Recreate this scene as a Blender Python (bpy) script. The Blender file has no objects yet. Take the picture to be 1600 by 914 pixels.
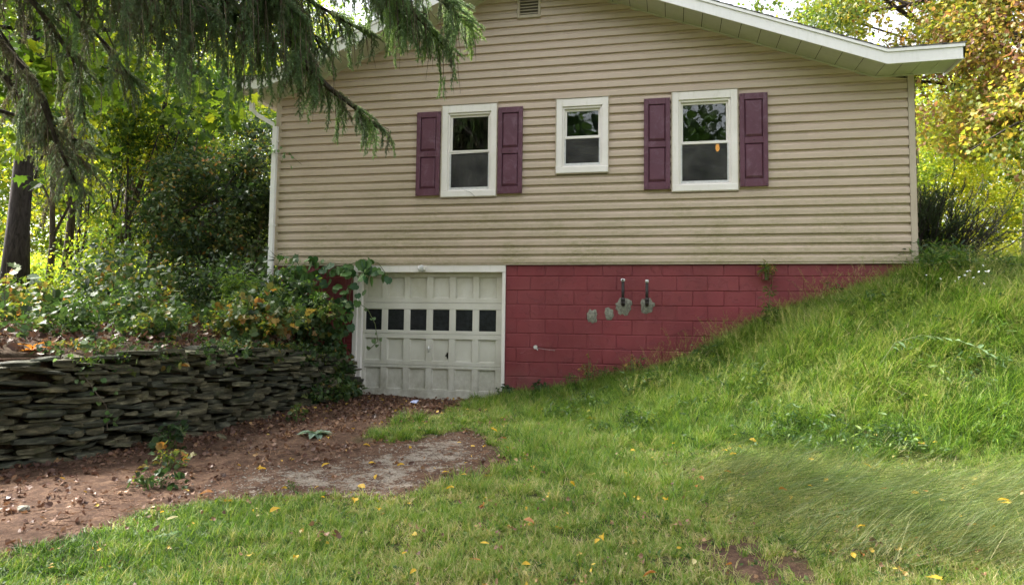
import bpy, bmesh, math, random
import numpy as np
from mathutils import Vector, Matrix, Euler

S = bpy.context.scene
COL = S.collection
R = random.Random(7)
NR = np.random.RandomState(11)

# ------------------------------------------------------------------ camera
cam = bpy.data.cameras.new("camera")
cam.sensor_width = 36.0
cam.lens = 1100 / 1600 * 36.0
cam.shift_y = -33.5 / 1600
cam.clip_end = 600
cam.clip_start = 0.05
CAM = Vector((6.0758, -10.0568, 1.1895))
co = bpy.data.objects.new("camera", cam)
COL.objects.link(co)
rx, ux, fx = (0.97535, 0.22027, 0.01331), (0.00184, -0.06844, 0.99765), (-0.22067, 0.97303, 0.06716)
m = Matrix(((rx[0], ux[0], -fx[0], CAM.x), (rx[1], ux[1], -fx[1], CAM.y), (rx[2], ux[2], -fx[2], CAM.z), (0, 0, 0, 1)))
co.matrix_world = m
S.camera = co

# ------------------------------------------------------------------ sky, sun, exposure
SUN_EL, SUN_AZ = math.radians(48), math.radians(-80)      # azimuth measured from +Y (behind the house) towards +X
w = bpy.data.worlds.new("World")
S.world = w
w.use_nodes = True
nt = w.node_tree
nt.nodes.clear()
sky = nt.nodes.new("ShaderNodeTexSky")
sky.sky_type = 'NISHITA'
sky.sun_disc = False
sky.sun_elevation = SUN_EL
sky.sun_rotation = SUN_AZ
sky.air_density = 1.0
sky.dust_density = 4.0
sky.ozone_density = 1.0
bg = nt.nodes.new("ShaderNodeBackground")
bg.inputs[1].default_value = 0.135
hsv = nt.nodes.new("ShaderNodeHueSaturation")
hsv.inputs['Saturation'].default_value = 0.22
out = nt.nodes.new("ShaderNodeOutputWorld")
nt.links.new(sky.outputs[0], hsv.inputs['Color'])
nt.links.new(hsv.outputs[0], bg.inputs[0])
nt.links.new(bg.outputs[0], out.inputs[0])
sd = bpy.data.lights.new("sun", 'SUN')
sd.energy = 4.6
sd.angle = math.radians(16)
sd.color = (1.0, 0.95, 0.86)
so = bpy.data.objects.new("sun", sd)
COL.objects.link(so)
dirv = Vector((math.sin(SUN_AZ) * math.cos(SUN_EL), math.cos(SUN_AZ) * math.cos(SUN_EL), math.sin(SUN_EL)))
so.rotation_euler = dirv.to_track_quat('Z', 'Y').to_euler()
so.location = dirv * 30
S.view_settings.view_transform = 'Standard'
S.view_settings.look = 'None'
S.view_settings.exposure = 2.25
S.view_settings.gamma = 1
S.cycles.max_bounces = 8
S.cycles.transparent_max_bounces = 12
S.cycles.diffuse_bounces = 4
S.cycles.transmission_bounces = 5
S.cycles.use_denoising = True
S.cycles.sample_clamp_indirect = 6

# ------------------------------------------------------------------ ground heights
PX = np.array([3.3, 3.62, 3.75, 4.29, 4.75, 5.65, 6.17, 6.51, 6.93, 7.35, 7.76, 8.4, 8.94, 9.3, 12, 16, 30, 60])
PZ = np.array([0, 0, .08, .14, .23, .43, .62, .77, .95, 1.13, 1.33, 1.58, 1.73, 1.78, 1.95, 2.1, 2.6, 3.2])
TX = np.array([3.6, 4.7, 6, 7.5, 9, 14, 20, 40])
TY = np.array([1.0, 1.8, 2.7, 3.2, 3.4, 3.7, 5, 8])
LY = np.array([-12, -9, -7, -5.6, -4.95, -4.4, -3.5, -2.5, -1.3, .05, .6])
LX = np.array([-3, -1.5, -.8, -.1, .33, .72, .88, 1.0, 1.2, 1.37, 1.37])

def H(x, y):
    x = np.asarray(x, float); y = np.asarray(y, float)
    base = 0.035 * np.clip(y, -14, 0)
    P = np.interp(x, PX, PZ); T = np.interp(x, TX, TY)
    t = np.clip(1 + y / T, 0, 1); g = .55 * t * t * (3 - 2 * t) + .45 * t
    hill = P * g + np.where(y > 0, .03 * np.clip(y, 0, 30), 0) * (x > 3)
    s = np.interp(y, LY, LX) - x
    st = np.clip((s - .12) / .2, 0, 1); st = st * st * (3 - 2 * st)
    ter = .72 + .3 * (1 - np.exp(-np.clip(s, 0, 50) / 1.6)) + .035 * np.clip(s, 0, 25) + .02 * np.clip(y, 0, 30) - base
    ter = np.where(y > -1.2, ter - .28 * np.clip((y + 1.2) / 1.2, 0, 1) * np.exp(-np.clip(s, 0, 9) / .5), ter)
    n = .02 * np.sin(1.7 * x + .6) * np.cos(1.3 * y) + .012 * np.sin(4.1 * x + 2.2 * y) + .01 * np.sin(7.3 * y - 3.1 * x)
    return base + hill + ter * st + n * .8

def h(x, y): return float(H(x, y))

DIRT = [(-.9, -8.4), (1.2, -7.4), (2.33, -6.67), (2.55, -6.06), (2.46, -5.6), (2.75, -5.35), (3.51, -5.14), (4.05, -4.97), (4.36, -4.66), (4.65, -4.16), (4.62, -3.52), (4.15, -2.68),
        (3.81, -2.13), (3.39, -2.97), (2.88, -3.13), (2.88, -2.46), (3.15, -1.44), (3.28, -0.1), (3.3, .5), (1.3, .5), (1.1, -1.5), (.8, -2.7), (.8, -3.9), (.2, -5), (-.6, -6.4), (-1.4, -8)]
GRAVEL = [(2.5, -5.01), (2.52, -4.43), (3.06, -4.04), (3.27, -3.37), (3.47, -3.0), (3.63, -2.42), (3.96, -2.51), (4.41, -3.42), (4.32, -4.54), (4.07, -5.01), (3.42, -5.16), (2.74, -5.19)]
BARE = [(6.19, -5.41), (6.56, -5.18), (6.83, -5.62), (6.91, -5.9), (6.51, -6.0), (6.26, -5.77)]

def pdist(poly, x, y):
    """signed distance to a polygon, negative inside"""
    x = np.asarray(x, float); y = np.asarray(y, float)
    d = np.full(x.shape, 1e9); ins = np.zeros(x.shape, bool)
    n = len(poly)
    for i in range(n):
        ax, ay = poly[i]; bx, by = poly[(i + 1) % n]
        ex, ey = bx - ax, by - ay
        t = np.clip(((x - ax) * ex + (y - ay) * ey) / (ex * ex + ey * ey), 0, 1)
        d = np.minimum(d, np.hypot(x - ax - t * ex, y - ay - t * ey))
        c = ((ay > y) != (by > y)) & (x < (bx - ax) * (y - ay) / (by - ay + 1e-12) + ax)
        ins ^= c
    return np.where(ins, -d, d)

def wob(x, y, f=1.0, s=0.0):
    return (np.sin(2.1 * f * x + 1.3 * f * y + s) + np.sin(3.7 * f * y - 1.9 * f * x + 2 * s) + .6 * np.sin(7.9 * f * x + 5.3 * f * y + 3 * s) + .5 * np.sin(13.1 * f * y - 11.7 * f * x + s)) / 3.1

# ------------------------------------------------------------------ materials
def mat(name):
    M = bpy.data.materials.new(name); M.use_nodes = True
    t = M.node_tree; t.nodes.clear()
    o = t.nodes.new("ShaderNodeOutputMaterial")
    return M, t, o

def N(t, kind, **kw):
    n = t.nodes.new(kind)
    for k, v in kw.items():
        if k in n.inputs.keys(): n.inputs[k].default_value = v
        else: setattr(n, k, v)
    return n

def noise_n(t, scale, detail=4, rough=.6, vec=None, dist=0):
    n = N(t, "ShaderNodeTexNoise"); n.inputs['Scale'].default_value = scale; n.inputs['Detail'].default_value = detail
    n.inputs['Roughness'].default_value = rough; n.inputs['Distortion'].default_value = dist
    if vec is not None: t.links.new(vec, n.inputs['Vector'])
    return n.outputs['Fac']

def geo_pos(t, scale=(1, 1, 1)):
    g = N(t, "ShaderNodeNewGeometry")
    mp = N(t, "ShaderNodeMapping"); mp.inputs['Scale'].default_value = scale
    t.links.new(g.outputs['Position'], mp.inputs['Vector'])
    return mp.outputs[0]

def ramp(t, fac, stops):
    r = N(t, "ShaderNodeValToRGB")
    e = r.color_ramp.elements
    while len(e) < len(stops): e.new(.5)
    for i, (p, c) in enumerate(stops):
        e[i].position = p; e[i].color = (c[0], c[1], c[2], 1) if len(c) == 3 else c
    t.links.new(fac, r.inputs[0])
    return r.outputs[0]

def mixc(t, fac, a, b, mode='MIX'):
    n = N(t, "ShaderNodeMix", data_type='RGBA', blend_type=mode)
    for s, v in ((n.inputs[0], fac), (n.inputs[6], a), (n.inputs[7], b)):
        if hasattr(v, 'is_linked') or isinstance(v, bpy.types.NodeSocket): t.links.new(v, s)
        elif isinstance(v, (int, float)): s.default_value = v
        else: s.default_value = (v[0], v[1], v[2], 1)
    return n.outputs[2]

def math_n(t, op, a, b=None, c=None, clamp=False):
    n = N(t, "ShaderNodeMath", operation=op); n.use_clamp = clamp
    for i, v in enumerate((a, b, c)):
        if v is None: continue
        if isinstance(v, bpy.types.NodeSocket): t.links.new(v, n.inputs[i])
        else: n.inputs[i].default_value = v
    return n.outputs[0]

def bump(t, hgt, strength=.3, dist=.01):
    b = N(t, "ShaderNodeBump"); b.inputs['Strength'].default_value = strength; b.inputs['Distance'].default_value = dist
    t.links.new(hgt, b.inputs['Height'])
    return b.outputs[0]

def princ(t, o, color, rough=.6, normal=None, spec=.5, metal=0):
    p = N(t, "ShaderNodeBsdfPrincipled")
    if isinstance(color, bpy.types.NodeSocket): t.links.new(color, p.inputs['Base Color'])
    else: p.inputs['Base Color'].default_value = (*color, 1)
    if isinstance(rough, bpy.types.NodeSocket): t.links.new(rough, p.inputs['Roughness'])
    else: p.inputs['Roughness'].default_value = rough
    p.inputs['Specular IOR Level'].default_value = spec
    p.inputs['Metallic'].default_value = metal
    if normal is not None: t.links.new(normal, p.inputs['Normal'])
    t.links.new(p.outputs[0], o.inputs[0])
    return p

def sep_z(t):
    g = N(t, "ShaderNodeNewGeometry"); s = N(t, "ShaderNodeSeparateXYZ"); t.links.new(g.outputs['Position'], s.inputs[0])
    return s.outputs[2]

MAT = {}
def m_siding():
    M, t, o = mat("vinyl_siding")
    p1 = geo_pos(t, (1.0, 1.0, 3.0)); p2 = geo_pos(t, (6, 6, 60))
    n1 = noise_n(t, 1.3, 4, .6, p1)
    base = ramp(t, n1, [(.3, (.485, .385, .305)), (.7, (.545, .437, .348))])
    oi = N(t, "ShaderNodeObjectInfo")
    base = mixc(t, math_n(t, 'MULTIPLY', oi.outputs['Random'], .22), base, (.38, .32, .24))
    # green mildew on the lower boards, stronger low down
    z = sep_z(t)
    low = N(t, "ShaderNodeMapRange"); low.inputs[1].default_value = 3.9; low.inputs[2].default_value = 2.3; t.links.new(z, low.inputs[0])
    n2 = ramp(t, noise_n(t, 1.1, 5, .7, geo_pos(t, (1, 1, 2.5))), [(.36, (0, 0, 0)), (.58, (1, 1, 1))])
    n3 = ramp(t, noise_n(t, 14, 5, .8, geo_pos(t, (1, 1, 3))), [(.38, (0, 0, 0)), (.58, (1, 1, 1))])
    f = math_n(t, 'MULTIPLY', math_n(t, 'MULTIPLY', low.outputs[0], n2), n3)
    base = mixc(t, math_n(t, 'MULTIPLY', f, .62), base, (.26, .24, .11))
    n4 = ramp(t, noise_n(t, 3, 5, .7, geo_pos(t, (4, 1, .5))), [(.55, (0, 0, 0)), (.8, (1, 1, 1))])
    base = mixc(t, math_n(t, 'MULTIPLY', n4, .16), base, (.26, .22, .16))
    princ(t, o, base, .42, bump(t, noise_n(t, 20, 3, .6, p2), .03, .002), .4)
    return M
def m_paint(name, c1, c2, dirt, dirt_amt=.4, rough=.5, bs=.15, sc=6.0, streak=(3, 3, .6), thr=.5):
    M, t, o = mat(name)
    n1 = noise_n(t, sc * .4, 4, .6, geo_pos(t))
    base = ramp(t, n1, [(.3, c1), (.7, c2)])
    n2 = ramp(t, noise_n(t, sc, 6, .7, geo_pos(t, streak)), [(thr, (0, 0, 0)), (thr + .22, (1, 1, 1))])
    base = mixc(t, math_n(t, 'MULTIPLY', n2, dirt_amt), base, dirt)
    princ(t, o, base, rough, bump(t, noise_n(t, sc * 8, 4, .6, geo_pos(t)), bs, .005), .4)
    return M
def m_block():
    M, t, o = mat("maroon_masonry_paint")
    n1 = noise_n(t, 1.2, 5, .6, geo_pos(t))
    base = ramp(t, n1, [(.3, (.145, .019, .027)), (.7, (.23, .034, .045))])
    oi = N(t, "ShaderNodeObjectInfo")
    base = mixc(t, math_n(t, 'MULTIPLY', oi.outputs['Random'], .3), base, (.19, .04, .042))
    n2 = ramp(t, noise_n(t, 4, 6, .75, geo_pos(t, (1, 1, 1.6))), [(.66, (0, 0, 0)), (.69, (1, 1, 1))])
    base = mixc(t, n2, base, (.10, .035, .03))
    z = sep_z(t)
    low = N(t, "ShaderNodeMapRange"); low.inputs[1].default_value = .5; low.inputs[2].default_value = 0.0; t.links.new(z, low.inputs[0])
    n3 = ramp(t, noise_n(t, 5, 6, .7, geo_pos(t)), [(.35, (0, 0, 0)), (.6, (1, 1, 1))])
    base = mixc(t, math_n(t, 'MULTIPLY', math_n(t, 'MULTIPLY', low.outputs[0], n3), .8), base, (.14, .09, .075))
    b1 = noise_n(t, 7, 8, .72, geo_pos(t), .6)
    # curled, flaking paint: sharp-edged islands
    b2 = ramp(t, noise_n(t, 5, 5, .8, geo_pos(t, (1, 1, 1.3)), 1.2), [(.58, (0, 0, 0)), (.60, (1, 1, 1))])
    hh = math_n(t, 'ADD', math_n(t, 'MULTIPLY', b1, .8), math_n(t, 'MULTIPLY', b2, .5))
    fade = ramp(t, noise_n(t, 2.1, 6, .7, geo_pos(t, (1, 1, .6)), 1.0), [(.42, (0, 0, 0)), (.7, (1, 1, 1))])
    base = mixc(t, math_n(t, 'MULTIPLY', fade, .3), base, (.28, .075, .08))
    princ(t, o, base, .48, bump(t, hh, .8, .012), .5)
    return M
def m_stone():
    M, t, o = mat("slate_stone")
    oi = N(t, "ShaderNodeObjectInfo")
    n1 = noise_n(t, 5, 6, .7, geo_pos(t, (1, 1, 4)))
    base = ramp(t, n1, [(.32, (.018, .019, .014)), (.52, (.078, .077, .056)), (.70, (.24, .23, .175))])
    tone = ramp(t, oi.outputs['Random'], [(0, (.45, .5, .48)), (.5, (.9, .9, .8)), (.8, (1.1, .98, .78)), (1, (1.9, 1.85, 1.6))])
    base = mixc(t, 1.0, base, tone, 'MULTIPLY')
    n2 = ramp(t, noise_n(t, 9, 6, .7, geo_pos(t)), [(.55, (0, 0, 0)), (.68, (1, 1, 1))])
    base = mixc(t, math_n(t, 'MULTIPLY', n2, .4), base, (.10, .12, .04))
    princ(t, o, base, .75, bump(t, noise_n(t, 12, 8, .75, geo_pos(t, (1, 1, 6))), .9, .02), .3)
    return M
def m_ground():
    M, t, o = mat("ground_soil")
    at = N(t, "ShaderNodeAttribute", attribute_name="mask"); sp = N(t, "ShaderNodeSeparateColor"); t.links.new(at.outputs['Color'], sp.inputs[0])
    n1 = noise_n(t, 9, 8, .75, geo_pos(t)); n2 = noise_n(t, 60, 5, .8, geo_pos(t))
    nm = math_n(t, 'ADD', math_n(t, 'MULTIPLY', n1, .55), math_n(t, 'MULTIPLY', n2, .45))
    dirt = ramp(t, nm, [(.36, (.026, .015, .011)), (.49, (.080, .046, .031)), (.62, (.19, .12, .078))])
    soil = ramp(t, nm, [(.32, (.022, .026, .010)), (.5, (.055, .058, .022)), (.7, (.15, .13, .06))])
    col = mixc(t, sp.outputs[0], dirt, soil)
    shade = ramp(t, nm, [(.3, (.025, .018, .012)), (.55, (.07, .048, .03)), (.7, (.13, .09, .055))])  # brown soil of the terrace behind the stone wall
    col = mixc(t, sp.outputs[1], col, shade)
    ng = noise_n(t, 5, 7, .8, geo_pos(t)); v = N(t, "ShaderNodeTexVoronoi"); v.inputs['Scale'].default_value = 75; t.links.new(geo_pos(t), v.inputs['Vector'])
    gcol = ramp(t, math_n(t, 'ADD', math_n(t, 'MULTIPLY', n2, .6), math_n(t, 'MULTIPLY', ng, .4)), [(.36, (.05, .038, .030)), (.5, (.16, .132, .105)), (.62, (.36, .315, .26))])
    gcol = mixc(t, math_n(t, 'MULTIPLY', v.outputs['Color'], .4), gcol, (.25, .225, .19))
    gm = math_n(t, 'ADD', sp.outputs[2], math_n(t, 'MULTIPLY', math_n(t, 'SUBTRACT', ng, .57), 6.0))
    gm = ramp(t, gm, [(.38, (0, 0, 0)), (.62, (1, 1, 1))])
    col = mixc(t, math_n(t, 'MULTIPLY', gm, math_n(t, 'MULTIPLY', sp.outputs[2], 3.0, None, True)), col, gcol)
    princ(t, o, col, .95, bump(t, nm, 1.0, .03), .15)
    return M
def m_gravel(name, a, b, c):
    M, t, o = mat(name)
    n1 = noise_n(t, 3, 6, .7, geo_pos(t)); n2 = noise_n(t, 90, 4, .85, geo_pos(t))
    v = N(t, "ShaderNodeTexVoronoi"); v.inputs['Scale'].default_value = 70; t.links.new(geo_pos(t), v.inputs['Vector'])
    nm = math_n(t, 'ADD', math_n(t, 'MULTIPLY', n1, .5), math_n(t, 'MULTIPLY', n2, .5))
    col = ramp(t, nm, [(.35, a), (.52, b), (.68, c)])
    col = mixc(t, math_n(t, 'MULTIPLY', v.outputs['Color'], .35), col, c)
    br = ramp(t, noise_n(t, 1.6, 6, .75, geo_pos(t)), [(.47, (0, 0, 0)), (.6, (1, 1, 1))])
    col = mixc(t, math_n(t, 'MULTIPLY', br, .75), col, (.105, .072, .052))
    princ(t, o, col, .9, bump(t, math_n(t, 'ADD', n2, v.outputs['Distance']), .9, .012), .2)
    return M
def m_leaf(name, stops, trans=.45, var=.35, rough=.5, light=None):
    """leaf surface: colour by each plant spray (instancer tint) and by each leaf (leafrand)"""
    M, t, o = mat(name)
    a = N(t, "ShaderNodeAttribute", attribute_name="tint"); a.attribute_type = 'INSTANCER'
    b = N(t, "ShaderNodeAttribute", attribute_name="leafrand")
    f = math_n(t, 'ADD', a.outputs['Fac'], math_n(t, 'MULTIPLY', math_n(t, 'SUBTRACT', b.outputs['Fac'], .5), var), clamp=True)
    col = ramp(t, f, stops)
    p = N(t, "ShaderNodeBsdfPrincipled"); p.inputs['Roughness'].default_value = rough; p.inputs['Specular IOR Level'].default_value = .35
    tr = N(t, "ShaderNodeBsdfTranslucent"); mx = N(t, "ShaderNodeMixShader"); mx.inputs[0].default_value = trans
    t.links.new(col, p.inputs['Base Color'])
    tc = mixc(t, 1.0, col, light or (1.55, 1.45, .8), 'MULTIPLY')
    t.links.new(tc, tr.inputs[0])
    t.links.new(p.outputs[0], mx.inputs[1]); t.links.new(tr.outputs[0], mx.inputs[2]); t.links.new(mx.outputs[0], o.inputs[0])
    return M
def m_bark(name, a, b):
    M, t, o = mat(name)
    n = noise_n(t, 9, 7, .7, geo_pos(t, (2, 2, .5)), .8)
    princ(t, o, ramp(t, n, [(.35, a), (.65, b)]), .9, bump(t, n, .9, .03), .2)
    return M
def m_glass():
    M, t, o = mat("window_glass")
    fr = N(t, "ShaderNodeFresnel"); fr.inputs[0].default_value = 1.55
    f = math_n(t, 'ADD', math_n(t, 'MULTIPLY', fr.outputs[0], 1.3), .02, clamp=True)
    g = N(t, "ShaderNodeBsdfGlossy"); g.inputs['Roughness'].default_value = .015
    tr = N(t, "ShaderNodeBsdfTransparent"); tr.inputs[0].default_value = (.75, .78, .76, 1)
    mx = N(t, "ShaderNodeMixShader"); t.links.new(f, mx.inputs[0]); t.links.new(tr.outputs[0], mx.inputs[1]); t.links.new(g.outputs[0], mx.inputs[2])
    t.links.new(mx.outputs[0], o.inputs[0])
    nb = bump(t, noise_n(t, 3, 2, .5, geo_pos(t)), .08, .02); t.links.new(nb, g.inputs['Normal'])
    return M
def m_screen():
    M, t, o = mat("insect_screen")
    d = N(t, "ShaderNodeBsdfDiffuse"); t.links.new(ramp(t, noise_n(t, 3, 5, .7, geo_pos(t)), [(.35, (.045, .045, .045)), (.7, (.14, .135, .13))]), d.inputs[0])
    tr = N(t, "ShaderNodeBsdfTransparent"); mx = N(t, "ShaderNodeMixShader"); mx.inputs[0].default_value = .4
    t.links.new(tr.outputs[0], mx.inputs[1]); t.links.new(d.outputs[0], mx.inputs[2]); t.links.new(mx.outputs[0], o.inputs[0])
    return M
def m_emit(name, c, s):
    M, t, o = mat(name); e = N(t, "ShaderNodeEmission"); e.inputs[0].default_value = (*c, 1); e.inputs[1].default_value = s
    t.links.new(e.outputs[0], o.inputs[0]); return M
def m_plain(name, c, rough=.6, metal=0, sc=20, var=.25):
    M, t, o = mat(name)
    n = noise_n(t, sc, 5, .7, geo_pos(t))
    col = ramp(t, n, [(.3, tuple(k * (1 - var) for k in c)), (.7, tuple(min(1, k * (1 + var)) for k in c))])
    princ(t, o, col, rough, bump(t, n, .2, .004), .4, metal); return M
def m_door():
    M, t, o = mat("garage_door_paint")
    base = ramp(t, noise_n(t, 2.2, 4, .6, geo_pos(t)), [(.3, (.57, .55, .49)), (.7, (.67, .65, .59))])
    z = sep_z(t)
    top = N(t, "ShaderNodeMapRange"); top.inputs[1].default_value = 1.25; top.inputs[2].default_value = 1.75; t.links.new(z, top.inputs[0])
    n2 = ramp(t, noise_n(t, 3, 5, .7, geo_pos(t, (1, 1, .5))), [(.3, (0, 0, 0)), (.6, (1, 1, 1))])
    base = mixc(t, math_n(t, 'MULTIPLY', math_n(t, 'MULTIPLY', top.outputs[0], n2), .6), base, (.40, .36, .24))
    low = N(t, "ShaderNodeMapRange"); low.inputs[1].default_value = .75; low.inputs[2].default_value = .05; t.links.new(z, low.inputs[0])
    n3 = ramp(t, noise_n(t, 5, 7, .75, geo_pos(t, (1, 1, .7))), [(.40, (0, 0, 0)), (.68, (1, 1, 1))])
    base = mixc(t, math_n(t, 'MULTIPLY', math_n(t, 'MULTIPLY', low.outputs[0], n3), .75), base, (.22, .19, .12))
    n4 = ramp(t, noise_n(t, 12, 6, .8, geo_pos(t, (1.5, 1, .5))), [(.62, (0, 0, 0)), (.72, (1, 1, 1))])
    base = mixc(t, math_n(t, 'MULTIPLY', n4, .3), base, (.2, .18, .13))
    princ(t, o, base, .5, bump(t, noise_n(t, 60, 3, .6, geo_pos(t, (4, 4, 1))), .05, .002), .35)
    return M
def m_shutter():
    M, t, o = mat("plum_shutter_plastic")
    n = noise_n(t, 7, 5, .65, geo_pos(t, (1, 1, .6)))
    base = ramp(t, n, [(.3, (.090, .030, .048)), (.75, (.125, .048, .075))])
    n2 = ramp(t, noise_n(t, 4, 6, .75, geo_pos(t), 1.5), [(.52, (0, 0, 0)), (.72, (1, 1, 1))])
    base = mixc(t, math_n(t, 'MULTIPLY', n2, .45), base, (.26, .17, .22))
    princ(t, o, base, .45, bump(t, noise_n(t, 60, 3, .6, geo_pos(t, (5, 5, .6))), .25, .003), .4)
    return M

MAT['siding'] = m_siding()
MAT['post'] = m_paint("tan_trim", (.42, .35, .27), (.48, .41, .32), (.25, .22, .14), .3)
MAT['white'] = m_paint("white_trim", (.72, .68, .64), (.82, .78, .75), (.42, .42, .26), .35, thr=.56)
MAT['fascia'] = m_paint("fascia_metal", (.74, .73, .72), (.80, .79, .78), (.5, .52, .45), .25, .4)
MAT['soffit'] = m_paint("soffit_panel", (.47, .47, .38), (.55, .55, .46), (.33, .32, .22), .3)
MAT['block'] = m_block()
MAT['door'] = m_door()
MAT['shutter'] = m_shutter()
MAT['stone'] = m_stone()
MAT['ground'] = m_ground()
MAT['gravel'] = m_gravel("gravel_drive", (.07, .06, .05), (.16, .14, .12), (.30, .275, .24))
MAT['pebble'] = m_plain("pebble", (.21, .185, .155), .85, 0, 40, .6)
MAT['glass'] = m_glass()
MAT['screen'] = m_screen()
MAT['dark_glass'] = m_plain("dirty_garage_glass", (.018, .02, .024), .18, 0, 12, .5)
MAT['room'] = m_plain("room_wall", (.16, .14, .12), .9)
MAT['curtain'] = m_plain("grey_curtain", (.32, .32, .33), .9, 0, 3, .5)
MAT['lamp'] = m_emit("lamp_glow", (1, .42, .08), .8)
MAT['shingle'] = m_plain("roof_shingle", (.13, .125, .12), .95, 0, 60, .5)
MAT['iron'] = m_plain("rusted_iron", (.035, .028, .028), .6, .2, 30, .5)
MAT['zinc'] = m_plain("zinc_cap", (.62, .62, .62), .4, .3, 30, .2)
MAT['cement'] = m_plain("bare_cement", (.20, .195, .16), .95, 0, 30, .6)
MAT['darkwood'] = m_bark("weathered_dark_wood", (.02, .017, .013), (.07, .055, .04))
MAT['bark'] = m_bark("grey_brown_bark", (.035, .028, .022), (.12, .095, .07))
MAT['bark_dark'] = m_bark("dark_bark", (.022, .018, .018), (.075, .062, .058))
MAT['bark_pale'] = m_bark("pale_bark", (.25, .22, .17), (.5, .46, .38))
MAT['twig'] = m_bark("dry_twig", (.06, .045, .035), (.2, .16, .12))
MAT['stem'] = m_plain("green_stem", (.10, .13, .04), .6, 0, 10, .3)
G1 = [(0, (.020, .045, .014)), (.35, (.045, .10, .022)), (.65, (.10, .17, .028)), (.85, (.24, .25, .03)), (1, (.36, .22, .05))]
MAT['leaf'] = m_leaf("green_leaf", G1)
MAT['leaf_dusty'] = m_leaf('dusty_leaf', [(0, (.016, .030, .012)), (.35, (.042, .085, .030)), (.65, (.095, .145, .05)), (.85, (.22, .18, .05)), (1, (.34, .16, .05))], .3, .45, light=(1.4, 1.4, .8))
MAT['leaf_bright'] = m_leaf("sunlit_yellow_green_leaf", [(0, (.05, .10, .016)), (.35, (.14, .22, .025)), (.7, (.34, .36, .03)), (1, (.52, .42, .05))], .62)
MAT['leaf_copper'] = m_leaf("copper_maple_leaf", [(0, (.06, .11, .016)), (.3, (.16, .20, .025)), (.54, (.30, .27, .04)), (.72, (.22, .12, .05)), (1, (.15, .07, .05))], .5, .5, light=(1.6, 1.45, .9))
MAT['spruce'] = m_leaf("spruce_needle", [(0, (.17, .13, .10)), (.22, (.15, .15, .105)), (.45, (.125, .195, .12)), (.7, (.18, .28, .13)), (1, (.30, .41, .14))], .35, .5, light=(1.5, 1.5, 1.0))
MAT['juniper'] = m_leaf("juniper_needle", [(0, (.05, .035, .018)), (.4, (.035, .05, .018)), (1, (.07, .12, .035))], .2, .3)
MAT['grass'] = m_leaf("grass_blade", [(0, (.03, .07, .014)), (.28, (.075, .17, .020)), (.5, (.15, .26, .028)), (.78, (.25, .30, .07)), (1, (.44, .38, .20))], .4, .75, light=(1.4, 1.4, .9))
MAT['thatch'] = m_leaf('matted_grass_blade', [(0, (.035, .06, .022)), (.35, (.09, .135, .045)), (.65, (.17, .21, .08)), (1, (.36, .33, .18))], .35, .7, light=(1.3, 1.3, .9))
MAT['litter'] = m_leaf("dead_leaf", [(0, (.05, .026, .02)), (.4, (.12, .06, .042)), (.7, (.21, .115, .07)), (.9, (.32, .19, .10)), (1, (.55, .38, .06))], .15, .5, light=(1.2, 1.1, .9))
def m_solid_leaf(name, c, trans=.35):
    M, t, o = mat(name)
    n = noise_n(t, 30, 4, .7, geo_pos(t))
    col = ramp(t, n, [(.35, tuple(k * .7 for k in c)), (.65, c)])
    p = N(t, "ShaderNodeBsdfPrincipled"); p.inputs['Roughness'].default_value = .55; t.links.new(col, p.inputs['Base Color'])
    tr = N(t, "ShaderNodeBsdfTranslucent"); t.links.new(mixc(t, 1.0, col, (1.4, 1.4, .9), 'MULTIPLY'), tr.inputs[0])
    mx = N(t, "ShaderNodeMixShader"); mx.inputs[0].default_value = trans
    t.links.new(p.outputs[0], mx.inputs[1]); t.links.new(tr.outputs[0], mx.inputs[2]); t.links.new(mx.outputs[0], o.inputs[0])
    return M
MAT['yellow_leaf'] = m_solid_leaf("fallen_yellow_leaf", (.66, .42, .035))
MAT['cream_leaf'] = m_solid_leaf("fallen_cream_leaf", (.60, .52, .26))
MAT['orange_leaf'] = m_solid_leaf("wilted_orange_leaf", (.42, .17, .04))
MAT['green_leaf'] = m_solid_leaf("fresh_green_leaf", (.10, .21, .05))
MAT['pale_green_leaf'] = m_solid_leaf("pale_green_leaf", (.17, .27, .12))
MAT['blue_green_leaf'] = m_solid_leaf("dusty_green_leaf", (.20, .29, .22))

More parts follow.
